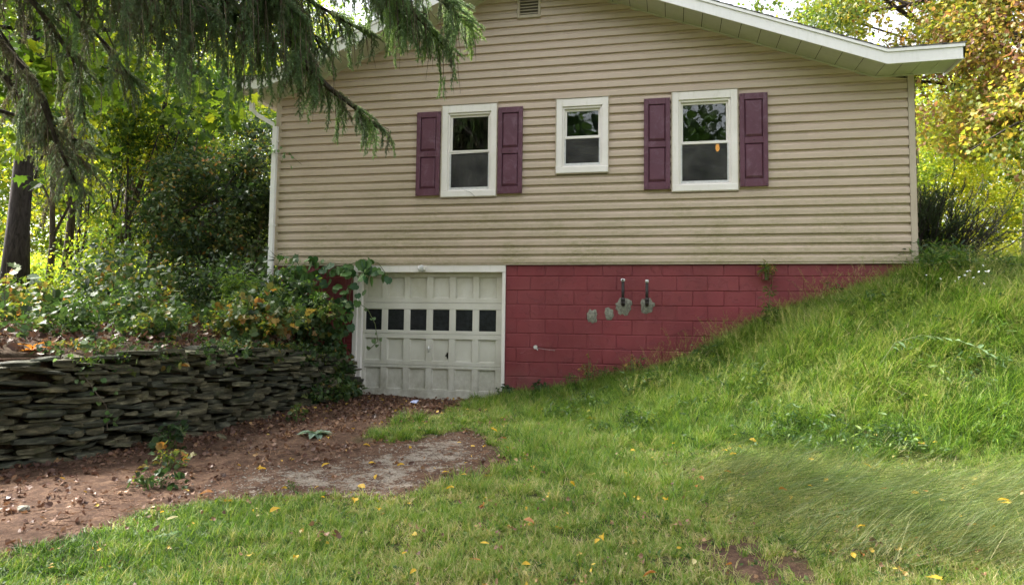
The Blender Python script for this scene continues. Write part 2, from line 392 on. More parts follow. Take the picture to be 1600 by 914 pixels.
# ------------------------------------------------------------------ mesh helpers
class MB:
    def __init__(s): s.v = []; s.f = []
    def quad(s, a, b, c, d):
        n = len(s.v); s.v += [tuple(a), tuple(b), tuple(c), tuple(d)]; s.f.append((n, n + 1, n + 2, n + 3))
    def tri(s, a, b, c):
        n = len(s.v); s.v += [tuple(a), tuple(b), tuple(c)]; s.f.append((n, n + 1, n + 2))
    def hexa(s, p):   # 8 corners: bottom 0-3 ccw, top 4-7
        n = len(s.v); s.v += [tuple(q) for q in p]
        for f in ((0, 3, 2, 1), (4, 5, 6, 7), (0, 1, 5, 4), (1, 2, 6, 5), (2, 3, 7, 6), (3, 0, 4, 7)): s.f.append(tuple(n + i for i in f))
    def box(s, x0, x1, y0, y1, z0, z1):
        s.hexa([(x0, y0, z0), (x1, y0, z0), (x1, y1, z0), (x0, y1, z0), (x0, y0, z1), (x1, y0, z1), (x1, y1, z1), (x0, y1, z1)])
    def bbox(s, x0, x1, y0, y1, z0, z1, b):   # box whose front (-y) face is bevelled by b
        n = len(s.v)
        s.v += [(x0, y1, z0), (x1, y1, z0), (x1, y1, z1), (x0, y1, z1), (x0, y0 + b, z0), (x1, y0 + b, z0), (x1, y0 + b, z1), (x0, y0 + b, z1),
                (x0 + b, y0, z0 + b), (x1 - b, y0, z0 + b), (x1 - b, y0, z1 - b), (x0 + b, y0, z1 - b)]
        for f in ((3, 2, 1, 0), (0, 1, 5, 4), (1, 2, 6, 5), (2, 3, 7, 6), (3, 0, 4, 7), (4, 5, 9, 8), (5, 6, 10, 9), (6, 7, 11, 10), (7, 4, 8, 11), (8, 9, 10, 11)):
            s.f.append(tuple(n + i for i in f))
    def tube(s, pts, rad, seg=6, cap=True):
        pts = [Vector(p) for p in pts]; n0 = len(s.v)
        if isinstance(rad, (int, float)): rad = [rad] * len(pts)
        prev = None
        for i, p in enumerate(pts):
            d = (pts[min(i + 1, len(pts) - 1)] - pts[max(i - 1, 0)])
            if d.length < 1e-9: d = Vector((0, 0, 1))
            d.normalize()
            if prev is None: a = d.orthogonal().normalized()
            else:
                a = prev - d * prev.dot(d)
                a = a.normalized() if a.length > 1e-6 else d.orthogonal().normalized()
            prev = a; b = d.cross(a)
            for k in range(seg):
                an = 2 * math.pi * k / seg
                q = p + (a * math.cos(an) + b * math.sin(an)) * rad[i]; s.v.append((q.x, q.y, q.z))
        for i in range(len(pts) - 1):
            for k in range(seg):
                k2 = (k + 1) % seg
                s.f.append((n0 + i * seg + k, n0 + i * seg + k2, n0 + (i + 1) * seg + k2, n0 + (i + 1) * seg + k))
        if cap:
            s.f.append(tuple(n0 + k for k in range(seg))[::-1]); s.f.append(tuple(n0 + (len(pts) - 1) * seg + k for k in range(seg)))
    def build(s, name, mt, parent=None, smooth=False, label=None):
        me = bpy.data.meshes.new(name)
        off = Vector((0, 0, 0))
        q = parent
        while q is not None: off += q.location; q = q.parent
        me.from_pydata([(a - off.x, b - off.y, c - off.z) for a, b, c in s.v] if parent else s.v, [], s.f)
        if smooth: me.polygons.foreach_set("use_smooth", [True] * len(me.polygons))
        me.materials.append(mt)
        o = bpy.data.objects.new(name, me); COL.objects.link(o)
        if parent: o.parent = parent
        if label: o['label'] = label
        return o

def empty(name, loc, label, cat, group=None):
    o = bpy.data.objects.new(name, None); COL.objects.link(o); o.location = loc; o.empty_display_size = .2
    o['label'] = label; o['category'] = cat
    if group: o['group'] = group
    return o
def tag(o, label=None, cat=None, group=None, kind=None):
    if label: o['label'] = label
    if cat: o['category'] = cat
    if group: o['group'] = group
    if kind: o['kind'] = kind
    return o

# ------------------------------------------------------------------ spray prototypes (kept out of the scene, drawn by geometry nodes)
def proto_mesh(name, tris, rnd, mt, quads=None):
    me = bpy.data.meshes.new(name)
    v = np.array(tris, float).reshape(-1, 3)
    me.vertices.add(len(v)); me.vertices.foreach_set("co", v.ravel())
    nt_ = len(v) // 3
    me.loops.add(len(v)); me.loops.foreach_set("vertex_index", np.arange(len(v), dtype=np.int32))
    me.polygons.add(nt_); me.polygons.foreach_set("loop_start", np.arange(0, len(v), 3, dtype=np.int32))
    me.polygons.foreach_set("loop_total", np.full(nt_, 3, dtype=np.int32)) if False else None
    me.update(calc_edges=True)
    at = me.attributes.new("leafrand", 'FLOAT', 'POINT'); at.data.foreach_set("value", np.array(rnd, float))
    me.materials.append(mt)
    return me

def rotm(rx, ry, rz):
    return np.array(Euler((rx, ry, rz)).to_matrix())

def leaf_shape(kind):
    """list of triangles (n,3,3) of a leaf lying in XY, base at origin, tip at +Y, length 1"""
    if kind == 'maple':
        o = [(0, 0), (.16, .10), (.42, .02), (.36, .2), (.56, .42), (.36, .46), (.34, .66), (.16, .58), (0, 1.0), (-.16, .58), (-.34, .66), (-.36, .46), (-.56, .42), (-.36, .2), (-.42, .02), (-.16, .10)]
        c = (0, .36)
    elif kind == 'grape':
        o = [(0, .06), (.2, -.06), (.42, .06), (.5, .32), (.40, .5), (.36, .72), (.15, .78), (0, 1.0), (-.15, .78), (-.36, .72), (-.40, .5), (-.5, .32), (-.42, .06), (-.2, -.06)]
        c = (0, .4)
    elif kind == 'ovate':
        o = [(0, 0), (.2, .2), (.26, .45), (.16, .75), (0, 1), (-.16, .75), (-.26, .45), (-.2, .2)]; c = (0, .45)
    elif kind == 'lance':
        o = [(0, 0), (.09, .3), (.07, .7), (0, 1), (-.07, .7), (-.09, .3)]; c = (0, .45)
    def z(p): return .18 * abs(p[0]) - .22 * max(0, p[1] - .4) ** 2
    T = []
    for i in range(len(o)):
        a, b = o[i], o[(i + 1) % len(o)]
        T.append([(c[0], c[1], z(c)), (a[0], a[1], z(a)), (b[0], b[1], z(b))])
    return np.array(T)
SH = {k: leaf_shape(k) for k in ('maple', 'grape', 'ovate', 'lance')}

def cluster(name, kind, n, rad, size, mt, flat=.6, seed=0, hang=0.5, stems=True):
    r = random.Random(seed); T = []; rn = []
    for i in range(n):
        u = r.uniform(0, 2 * math.pi); rr = rad * (r.random() ** .5)
        p = np.array([rr * math.cos(u), rr * math.sin(u), r.uniform(-flat, flat) * rad])
        s = size * r.uniform(.65, 1.15)
        M_ = rotm(-hang + r.gauss(0, .55), r.gauss(0, .55), u - math.pi / 2 + r.gauss(0, .7))
        L = SH[kind] @ M_.T * s + p
        T.append(L); rn += [r.random()] * (len(L) * 3)
        if stems and i % 2 == 0:
            q = p * .3; w_ = .004
            T.append(np.array([[q + (0, 0, w_), q - (0, 0, w_), p]])); rn += [.0] * 3
    return proto_mesh(name, np.concatenate(T), rn, mt)

def needles(path, n, ln, wd, r, out):
    path = [np.array(p, float) for p in path]
    for i in range(n):
        t = (i + r.random()) / n * (len(path) - 1); k = min(int(t), len(path) - 2); f = t - k
        p = path[k] * (1 - f) + path[k + 1] * f; d = path[k + 1] - path[k]; d /= (np.linalg.norm(d) + 1e-9)
        a = np.array([r.gauss(0, 1), r.gauss(0, 1), r.gauss(0, 1)]); a -= d * a.dot(d); a /= np.linalg.norm(a) + 1e-9
        e = (a * .85 + d * .65); e /= np.linalg.norm(e)
        sd_ = np.cross(e, d); sd_ /= np.linalg.norm(sd_) + 1e-9
        l = ln * r.uniform(.7, 1.2)
        out.append([p - sd_ * wd / 2, p + sd_ * wd / 2, p + e * l])

def spruce_spray(name, L, nside, mt, seed, droop, dens=900, ln=.022, wd=.0042):
    """a hanging or spreading branchlet along +X, needles on main axis and side shoots"""
    r = random.Random(seed); T = []
    main = [(L * t, .04 * math.sin(3 * t + seed), -droop * L * t * t) for t in np.linspace(0, 1, 6)]
    needles(main, int(dens * L), ln, wd, r, T)
    for i in range(nside):
        t = .12 + .8 * i / nside; k = int(t * 5); p = np.array(main[k]) + (np.array(main[min(k + 1, 5)]) - np.array(main[k])) * (t * 5 - k)
        sl = L * r.uniform(.14, .30) * (1.1 - .6 * t); sg = 1 if i % 2 else -1
        e = p + np.array([sl * .85, sg * sl * .5, -sl * (.1 + droop * .4) + r.gauss(0, .25) * sl])
        needles([p, (p + e) / 2 + np.array([0, 0, .02]), e], int(dens * sl), ln, wd, r, T)
    # woody axis
    for k in range(5):
        a, b = np.array(main[k]), np.array(main[k + 1]); T.append([a + (0, 0, .004), a - (0, 0, .004), b])
    rn = [r.random() for _ in T]; rn = np.repeat(rn, 3)
    return proto_mesh(name, np.array(T), rn, mt)

def grass_tuft(name, n, rad, l0, l1, lean, wd, mt, seed, direc=None, seg=3):
    r = random.Random(seed); T = []; rn = []
    for i in range(n):
        a = r.uniform(0, 6.283); rr = rad * r.random() ** .5
        b = np.array([rr * math.cos(a), rr * math.sin(a), -.01])
        l = r.uniform(l0, l1)
        if direc is None: da = r.uniform(0, 6.283)
        else: da = direc + r.gauss(0, .7)
        hd = np.array([math.cos(da), math.sin(da), 0]); sd_ = np.array([-math.sin(da), math.cos(da), 0])
        ta = r.uniform(0, 6.283); sd2 = sd_ * math.cos(ta * .15) + hd * math.sin(ta * .5) * .6
        sd2 /= np.linalg.norm(sd2)
        ln_ = lean * r.uniform(.5, 1.4)
        pts = [b]
        ang = r.uniform(.05, .35) * (1 if direc is None else 2.2)
        for k in range(seg):
            ang2 = min(1.75, ang + ln_ * (k + .5) / seg)
            pts.append(pts[-1] + (hd * math.sin(ang2) + np.array([0, 0, math.cos(ang2)])) * l / seg)
        rv = r.random()
        for k in range(seg):
            w0 = wd * (1 - k / seg) ** .6; w1 = wd * (1 - (k + 1) / seg) ** .6
            p, q = pts[k], pts[k + 1]
            T.append([p - sd2 * w0 / 2, p + sd2 * w0 / 2, q + sd2 * w1 / 2]); rn += [rv] * 3
            if k < seg - 1: T.append([p - sd2 * w0 / 2, q + sd2 * w1 / 2, q - sd2 * w1 / 2]); rn += [rv] * 3
    return proto_mesh(name, np.array(T), rn, mt)

def seed_stalk(name, mt, seed, n=5):
    r = random.Random(seed); T = []
    for i in range(n):
        a = r.uniform(0, 6.28); hd = np.array([math.cos(a), math.sin(a), 0]); L = r.uniform(.45, .75)
        p = np.array([r.gauss(0, .03), r.gauss(0, .03), 0]); ang = .05
        pts = [p]
        for k in range(5):
            ang += r.uniform(.05, .22); pts.append(pts[-1] + (hd * math.sin(ang) + np.array([0, 0, math.cos(ang)])) * L / 5)
        for k in range(5):
            s_ = np.array([-hd[1], hd[0], 0]) * .0016
            T.append([pts[k] - s_, pts[k] + s_, pts[k + 1]])
        for j in range(26):
            t = r.uniform(3, 5); k = min(4, int(t)); q = pts[k] + (pts[k + 1] - pts[k]) * (t - k)
            e = q + np.array([r.gauss(0, .018), r.gauss(0, .018), r.uniform(0, .03)])
            T.append([q, q + (0, 0, .003), e]); 
    return proto_mesh(name, np.array(T), np.full(len(T) * 3, .9), mt)

PCOL = {}
def protos(key, meshes):
    c = bpy.data.collections.new(key)
    for i, me in enumerate(meshes):
        o = bpy.data.objects.new("%s_%02d" % (key, i), me); c.objects.link(o)
    PCOL[key] = c

protos('maple_spray', [cluster("maple_spray", 'maple', 9, .26, .15, MAT['leaf_bright'], .5, s) for s in (1, 2, 3)])
protos('copper_spray', [cluster("copper_spray", 'maple', 20, .34, .095, MAT['leaf_copper'], .6, s, .9) for s in (1, 2, 3)])
protos('green_maple', [cluster("green_maple", 'maple', 8, .24, .15, MAT['leaf'], .45, s) for s in (4, 5, 6)])
protos('ovate_spray', [cluster("ovate_spray", 'ovate', 12, .19, .10, MAT['leaf_dusty'], .6, s) for s in (7, 8, 9)])
protos('ovate_bright', [cluster("ovate_bright", 'ovate', 20, .32, .095, MAT['leaf_bright'], .6, s) for s in (10, 11, 12)])
protos('small_spray', [cluster("small_spray", 'ovate', 12, .09, .042, MAT['leaf'], .6, s) for s in (13, 14, 15)] + [cluster("small_maple", 'maple', 7, .12, .075, MAT['leaf_dusty'], .5, s) for s in (16, 17)] + [cluster("small_grape", 'grape', 5, .12, .085, MAT['leaf_dusty'], .5, 19)])
protos('weed_spray', [cluster('weed_spray', 'ovate', 12, .09, .045, MAT['leaf'], .6, s) for s in (13, 14)] + [cluster('weed_lance', 'lance', 12, .08, .07, MAT['leaf'], .6, s) for s in (15, 16)])
protos('grape_spray', [cluster("grape_spray", 'grape', 6, .14, .13, MAT['leaf'], .5, s, .9) for s in (18, 19, 20)])
protos('lance_spray', [cluster("lance_spray", 'lance', 16, .12, .12, MAT['leaf'], .7, s, .1) for s in (21, 22)])
protos('spruce_hang', [spruce_spray("spruce_hang", L, ns, MAT['spruce'], s, d, 1100, .024, .0052) for L, ns, s, d in ((.36, 10, 1, .25), (.30, 8, 2, .3), (.42, 12, 3, .2))])
protos('juniper_spray', [spruce_spray("juniper_spray", .26, 9, MAT['juniper'], s, -.2, 1000, .013, .004) for s in (4, 5)])
protos('tall_grass', [grass_tuft("tall_grass", 22, .07, .15 + .03 * s, .34 + .05 * s, .8 + .25 * s, .0075, MAT['grass'], s, None, 4) for s in range(6)] )
protos('mid_grass', [grass_tuft("mid_grass", 26, .055, .09, .22, 1.15, .0068, MAT['grass'], s, None, 3) for s in range(10, 14)])
protos('short_grass', [grass_tuft("short_grass", 30, .06, .03, .10, 1.2, .0062, MAT['grass'], s, None, 2) for s in range(20, 24)])
protos('mat_grass', [grass_tuft("mat_grass", 18, .18, .14, .52, .35, .0042, MAT['thatch'], s, 0.0, 6) for s in range(30, 34)])
protos('seed_grass', [seed_stalk("seed_grass", MAT['grass'], s) for s in (40, 41)])
protos('clover', [cluster("clover", 'ovate', 12, .045, .026, MAT['leaf'], .35, s, .3, False) for s in (50, 51)])
def curled(seed):
    r = random.Random(seed); T = []; rn = []
    for i in range(3):
        L = SH[('ovate', 'maple', 'grape')[i]].copy() * .055 * r.uniform(.6, 1.2)
        L[..., 2] += 9 * (L[..., 0] ** 2) + 4 * L[..., 1] ** 2
        L = L @ rotm(r.gauss(0, .5), r.gauss(0, .5), r.uniform(0, 6.28)).T + np.array([r.uniform(-.07, .07), r.uniform(-.07, .07), r.uniform(.002, .02)])
        T.append(L); rn += [r.random()] * (len(L) * 3)
    return proto_mesh("curled", np.concatenate(T), rn, MAT['litter'])
protos('dead_leaves', [curled(s) for s in range(60, 66)])
def sticks(seed):
    r = random.Random(seed); T = []
    for i in range(3):
        a = r.uniform(0, 6.28); L = r.uniform(.06, .2); p = np.array([r.gauss(0, .05), r.gauss(0, .05), .006]); d = np.array([math.cos(a), math.sin(a), r.uniform(-.05, .2)]) * L
        s_ = np.array([-math.sin(a), math.cos(a), 0]) * .003
        T += [[p - s_, p + s_, p + d], [p, p + (0, 0, .006), p + d]]
    return proto_mesh("sticks", np.array(T), np.full(len(T) * 3, .45), MAT['litter'])
protos('sticks', [sticks(s) for s in range(70, 73)])
def pebble(seed):
    bm = bmesh.new(); bmesh.ops.create_icosphere(bm, subdivisions=1, radius=.5); r = random.Random(seed)
    for v in bm.verts: v.co *= r.uniform(.75, 1.2); v.co.z *= .6
    me = bpy.data.meshes.new("pebble"); bm.to_mesh(me); bm.free(); me.materials.append(MAT['pebble']); return me
protos('pebbles', [pebble(s) for s in range(80, 83)])

NG = {}
def scatter_group(key):
    if key in NG: return NG[key]
    g = bpy.data.node_groups.new("scatter_" + key, 'GeometryNodeTree')
    g.interface.new_socket("Geometry", in_out='INPUT', socket_type='NodeSocketGeometry')
    g.interface.new_socket("Geometry", in_out='OUTPUT', socket_type='NodeSocketGeometry')
    i = g.nodes.new('NodeGroupInput'); o = g.nodes.new('NodeGroupOutput')
    ci = g.nodes.new('GeometryNodeCollectionInfo'); ci.inputs['Collection'].default_value = PCOL[key]
    ci.inputs['Separate Children'].default_value = True; ci.inputs['Reset Children'].default_value = True
    ip = g.nodes.new('GeometryNodeInstanceOnPoints'); ip.inputs['Pick Instance'].default_value = True
    def attr(n, ty):
        a = g.nodes.new('GeometryNodeInputNamedAttribute'); a.data_type = ty; a.inputs[0].default_value = n
        return a.outputs[0]
    g.links.new(i.outputs[0], ip.inputs['Points']); g.links.new(ci.outputs[0], ip.inputs['Instance'])
    g.links.new(attr('rot', 'FLOAT_VECTOR'), ip.inputs['Rotation']); g.links.new(attr('scl', 'FLOAT_VECTOR'), ip.inputs['Scale'])
    g.links.new(attr('idx', 'INT'), ip.inputs['Instance Index'])
    g.links.new(ip.outputs[0], o.inputs[0])
    NG[key] = g
    return g
NINST = [0]
def scatter(name, key, P, rot, scl, tint, parent=None, label=None, cat=None, kind='stuff', group=None):
    P = np.asarray(P, float); n = len(P); NINST[0] += n
    off = np.zeros(3); q = parent
    while q is not None: off += np.array(q.location); q = q.parent
    me = bpy.data.meshes.new(name); me.vertices.add(n); me.vertices.foreach_set("co", (P - off).ravel())
    rot = np.asarray(rot, float); scl = np.asarray(scl, float)
    if scl.ndim == 1: scl = np.repeat(scl[:, None], 3, 1)
    a = me.attributes.new('rot', 'FLOAT_VECTOR', 'POINT'); a.data.foreach_set('vector', rot.ravel())
    a = me.attributes.new('scl', 'FLOAT_VECTOR', 'POINT'); a.data.foreach_set('vector', scl.ravel())
    a = me.attributes.new('tint', 'FLOAT', 'POINT'); a.data.foreach_set('value', np.asarray(tint, float))
    a = me.attributes.new('idx', 'INT', 'POINT'); a.data.foreach_set('value', NR.randint(0, len(PCOL[key].objects), n).astype(np.int32))
    me.update()
    o = bpy.data.objects.new(name, me); COL.objects.link(o)
    if parent: o.parent = parent
    md = o.modifiers.new("scatter", 'NODES'); md.node_group = scatter_group(key)
    tag(o, label, cat, group, kind)
    return o
def rrot(n, tilt=.3, spin=True):
    return np.stack([NR.normal(0, tilt, n), NR.normal(0, tilt, n), NR.uniform(0, 6.283, n) if spin else np.zeros(n)], 1)
def nz(p, f, s):   # cheap smooth noise in 3d, about -1..1
    x, y, z = p[:, 0] * f, p[:, 1] * f, p[:, 2] * f
    return (np.sin(x * 1.9 + 1.1 * s + .8 * np.sin(y * 1.3 + s)) + np.sin(y * 2.3 + z * 1.1 + 2.3 * s) + np.sin(z * 2.1 - x * 1.4 + .7 * s + .9 * np.sin(x * 2.2))) / 2.2

# ================================================================== THE GROUND
def build_ground():
    xs = np.concatenate([[-300, -150, -80, -50, -35, -26, -20, -16, -13, -11], np.arange(-9.5, -2, .35), np.arange(-2, 10.2, .06), np.arange(10.4, 18, .4), [19, 21, 24, 28, 34, 45, 70, 120, 300]])
    ys = np.concatenate([[-300, -120, -60, -35, -25, -18, -15, -13, -11.5], np.arange(-10.5, -8, .25), np.arange(-8, 1.2, .06), np.arange(1.5, 12, .5), [13, 15, 18, 22, 28, 36, 50, 80, 140, 300]])
    X, Y = np.meshgrid(xs, ys); Z = H(X, Y)
    fine = (X > -2) & (X < 10) & (Y > -8) & (Y < 1)
    Z = Z + fine * (.006 * NR.normal(size=X.shape)) - .0
    me = bpy.data.meshes.new("ground"); nx, ny = len(xs), len(ys)
    me.vertices.add(nx * ny); me.vertices.foreach_set("co", np.stack([X, Y, Z], 2).ravel())
    i = np.arange((nx - 1) * (ny - 1)); r_, c_ = i // (nx - 1), i % (nx - 1); a = r_ * nx + c_
    F = np.stack([a, a + 1, a + nx + 1, a + nx], 1).astype(np.int32)
    me.loops.add(F.size); me.loops.foreach_set("vertex_index", F.ravel())
    me.polygons.add(len(F)); me.polygons.foreach_set("loop_start", np.arange(0, F.size, 4, dtype=np.int32))
    me.update(calc_edges=True); me.polygons.foreach_set("use_smooth", np.ones(len(F), bool))
    d = pdist(DIRT, X, Y) + .12 * wob(X, Y, 2.2)
    g = np.clip(d / .25 + .5, 0, 1)
    d2 = pdist(BARE, X, Y) + .1 * wob(X, Y, 3); g *= np.clip(d2 / .2 + .3, 0, 1)
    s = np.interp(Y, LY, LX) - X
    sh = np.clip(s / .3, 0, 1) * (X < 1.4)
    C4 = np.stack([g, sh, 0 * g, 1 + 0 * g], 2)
    at = me.attributes.new("mask", 'FLOAT_COLOR', 'POINT'); at.data.foreach_set("color", C4.ravel())
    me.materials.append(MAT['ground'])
    o = bpy.data.objects.new("ground", me); COL.objects.link(o); o['kind'] = 'structure'
build_ground()

def gravel_patch():
    # worn apron of compacted gravel, an uneven sheet just proud of the soil
    xs = np.arange(2.2, 4.8, .05); ys = np.arange(-5.5, -2.2, .05); mb = MB()
    X, Y = np.meshgrid(xs, ys); D = pdist(GRAVEL, X, Y) + .16 * wob(X, Y, 2.6, 1) + .05 * wob(X, Y, 9, 2)
    Z = H(X, Y) + .012 - .02 * np.clip(D / .1 + 1, 0, 1) + .002 * NR.normal(size=X.shape)
    idx = {}
    for j in range(len(ys) - 1):
        for i in range(len(xs) - 1):
            if D[j, i] < .04:
                q = []
                for (b, a) in ((j, i), (j, i + 1), (j + 1, i + 1), (j + 1, i)):
                    if (b, a) not in idx: idx[(b, a)] = len(mb.v); mb.v.append((X[b, a], Y[b, a], Z[b, a]))
                    q.append(idx[(b, a)])
                mb.f.append(tuple(q))
    o = mb.build("gravel_driveway", MAT['ground'], None, True); o['kind'] = 'structure'
    V = np.array(mb.v); dd_ = pdist(GRAVEL, V[:, 0], V[:, 1]) + .16 * wob(V[:, 0], V[:, 1], 2.6, 1) + .05 * wob(V[:, 0], V[:, 1], 9, 2)
    b_ = np.clip(-dd_ / .35, 0, 1); C4 = np.stack([0 * b_, 0 * b_, b_, 1 + 0 * b_], 1)
    at = o.data.attributes.new("mask", 'FLOAT_COLOR', 'POINT'); at.data.foreach_set("color", C4.ravel())
gravel_patch()

# ================================================================== THE HOUSE
SB, CH = 2.0, .127
HX0, HX1, DEPTH = -.05, 9.2, 8.6
RL = lambda x: 4.955 + .394 * (x - .665)
RR = lambda x: 4.471 - .382 * (x - 8.73)
PEAKX = 4.014; PEAKZ = RL(PEAKX)
KL, KR = -.02, 8.73
house = empty("house", (4.6, 0, 0), "tan vinyl sided house with plum shutters and a maroon block basement", "house")
OPEN = [(2.678, 3.555, 2.985, 4.41), (4.428, 5.207, 3.29, 4.413), (6.08, 6.985, 2.98, 4.42)]
TRIMW = .088

def top_limit(x):   # underside of the rake soffit
    if x < KL: return RL(KL)
    if x > KR: return RR(KR)
    return min(RL(x), RR(x))
def xlim(z):
    lo, hi = HX0 + .0, 9.12
    if z > RL(0): lo = max(lo, (z - 4.955) / .394 + .665)
    if z > RR(KR): hi = min(hi, (z - 4.471) / -.382 + 8.73)
    return lo, hi
PROF = [(-.003, 0.001), (-.031, .0), (-.034, .004), (-.0335, .064), (-.030, .072), (-.008, .092), (-.004, .097), (-.004, .127)]

def side_board(x0, x1, zb, clip=True, dy=0.0):
    mb = MB(); n = 0
    for (y, dz) in PROF:
        z = zb + dz; a, b = x0, x1
        if clip:
            lo, hi = xlim(z); a = max(a, lo); b = min(b, hi)
        if b < a: b = a = (a + b) / 2
        mb.v += [(a, y + dy, z), (b, y + dy, z)]
    for i in range(len(PROF) - 1): mb.f.append((2 * i, 2 * i + 1, 2 * i + 3, 2 * i + 2))
    k = len(PROF)
    for s_ in (0, 1):     # end caps
        mb.f.append(tuple(2 * i + s_ for i in (range(k) if s_ else range(k - 1, -1, -1))))
    return mb

seam_r = random.Random(3)
row = 0; zb = SB
SEAMS = {0: [4.0, 6.9], 1: [2.2, 5.6], 2: [.9, 6.4], 3: [3.6, 8.3], 4: [1.9, 5.3], 5: [2.6, 7.2], 6: [4.4, 8.0], 7: [1.1, 5.0]}
while zb < PEAKZ - .03:
    lo, hi = xlim(zb)
    cuts = [c for c in SEAMS.get(row % 8, [])] if row < 8 else [lo + (hi - lo) * seam_r.uniform(.15, .45), lo + (hi - lo) * seam_r.uniform(.55, .9)]
    if hi - lo < 2.5: cuts = []
    segs = [(lo, hi)]
    for (ox0, ox1, oz0, oz1) in OPEN:
        gz0, gz1 = oz0 + .02, oz1 - .06
        if zb + CH > gz0 + .02 and zb < gz1 - .0:
            ns = []
            for a, b in segs:
                if a < ox0 + .02 and b > ox1 - .02: ns += [(a, ox0 + .02), (ox1 - .02, b)]
                else: ns.append((a, b))
            segs = ns
    # gable vent
    if zb > 5.64: 
        ns = []
        for a, b in segs:
            if a < 3.85 and b > 4.17 and zb < 6.12: ns += [(a, 3.85), (4.17, b)]
            else: ns.append((a, b))
        segs = ns
    k = 0
    for a, b in segs:
        cs = [a] + [c for c in cuts if a + .25 < c < b - .25] + [b]
        for i in range(len(cs) - 1):
            dy = -.0028 if (k % 2) else 0.0
            x0_ = cs[i] - (.012 if i and dy else 0); x1_ = cs[i + 1] + (.012 if dy and i < len(cs) - 2 else 0)
            side_board(x0_, x1_, zb + seam_r.uniform(-.0018, .0018), True, dy).build("siding_board", MAT['siding'], house)
            k += 1
    zb += CH; row += 1
# side and back walls share board meshes
def wall_boards(sx, y0, y1, nrows):
    mb = MB(); sgn = -1 if sx < 4 else 1
    for (y, dz) in PROF: mb.v += [(sx - sgn * (y + .004), y0, dz), (sx - sgn * (y + .004), y1, dz)]
    for i in range(len(PROF) - 1): mb.f.append((2 * i, 2 * i + 1, 2 * i + 3, 2 * i + 2))
    first = None
    for r_ in range(nrows):
        if first is None:
            first = mb.build("siding_board", MAT['siding'], house); first.location.z = SB; 
        else:
            c = first.copy(); COL.objects.link(c); c.parent = house; c.location.z = SB + r_ * CH
wall_boards(HX0 + .0, .02, DEPTH, 20); wall_boards(HX1 - .0, .02, DEPTH, 19)
def wall_core():
    mb = MB(); y0, y1 = .0, .14
    xs = [HX0 + .01] + sorted([v for o_ in OPEN for v in (o_[0] + .07, o_[1] - .07)]) + [HX1 - .01]
    # columns between the openings, full height up to 4.45
    for i in range(0, len(xs) - 1, 2): mb.box(xs[i], xs[i + 1], y0, y1, SB - .02, 4.44)
    for (a, b, c, d) in OPEN:
        mb.box(a + .07, b - .07, y0, y1, SB - .02, c + .06); mb.box(a + .07, b - .07, y0, y1, d - .09, 4.44)
    # gable triangle
    n = len(mb.v)
    pts = [(HX0 + .01, 4.44), (HX1 - .01, 4.44), (KR, RR(KR) - .012), (PEAKX, PEAKZ - .012), (0.0, RL(0) - .012), (HX0 + .01, RL(0) - .02)]
    mb.v += [(x, y0, z) for x, z in pts] + [(x, y1, z) for x, z in pts]
    k = len(pts); mb.f.append(tuple(range(n, n + k))); mb.f.append(tuple(range(n + 2 * k - 1, n + k - 1, -1)))
    mb.box(HX0 + .01, HX0 + .12, y1 + .002, DEPTH, SB - .02, 4.5); mb.box(HX1 - .12, HX1 - .01, y1 + .002, DEPTH, SB - .02, 4.4)
    mb.box(HX0 + .01, HX1 - .01, DEPTH + .002, DEPTH + .12, .0, 4.4)
    o = mb.build("wall_sheathing", MAT['room'], house); 
wall_core()
MB_ = MB(); MB_.box(HX0 + .13, HX1 - .13, .16, DEPTH - .02, SB - .1, SB + .02); MB_.build("floor_deck", MAT['room'], house)
MB_ = MB(); MB_.box(HX0 + .13, HX1 - .13, .16, DEPTH - .02, 4.42, 4.47); MB_.build("ceiling_deck", MAT['room'], house)
MB_ = MB(); MB_.box(HX0 + .13, HX1 - .13, 3.6, 3.7, SB + .022, 4.415); MB_.build("inner_partition", MAT['room'], house)
for xx in (4.0, 5.6):
    MB_ = MB(); MB_.box(xx, xx + .1, .16, 3.595, SB + .022, 4.415); MB_.build("inner_partition", MAT['room'], house)
# corner posts
mb = MB(); mb.box(9.125, 9.202, -.032, .09, SB - .03, RR(KR) - .004); mb.build("corner_post", MAT['post'], house)
mb = MB(); mb.box(HX0 - .07, HX0 + .02, -.030, .09, SB - .02, RL(0) - .01); mb.build("corner_post", MAT['post'], house)
mb = MB(); mb.box(HX0 + .02, 9.12, -.026, -.0045, SB - .028, SB - .002); mb.build("starter_strip", MAT['siding'], house)

# -- foundation of concrete blocks
BH, BL = .2078, .4155
mb = MB(); mb.box(HX0 + .02, 1.288, .0155, .20, -.3, SB - .03); mb.box(3.702, HX1 - .03, .0155, .20, -.3, SB - .03)
mb.box(HX0 + .02, HX0 + .2, .202, DEPTH, -.3, SB - .03); mb.box(HX1 - .23, HX1 - .03, .202, DEPTH, -.3, SB - .03)
mb.build("mortar_core", MAT['block'], house)
br = random.Random(5)
for k in range(-1, 9):
    z1 = 1.806 - BH * k; z0 = z1 - BH; z1 = min(z1, SB - .031)
    off = 4.071 if k % 2 == 0 else 3.874
    n0 = int(math.floor((HX0 - off) / BL)); x = off + n0 * BL
    while x < HX1:
        a, b = x, x + BL
        for (lo, hi) in ((HX0 + .02, 1.286), (3.705, HX1 - .03)):
            aa, bb = max(a, lo), min(b, hi)
            if bb - aa < .04: continue
            hmin = min(h(aa, -.02), h(bb, -.02))
            if z1 < hmin - .05: continue
            j = .002 + br.uniform(0, .002); pr = br.uniform(-.003, .002)
            mb = MB(); mb.bbox(aa + j, bb - j, .008 + pr, .022, z0 + j, z1 - j, .008)
            mb.build("concrete_block", MAT['block'], house)
        x += BL
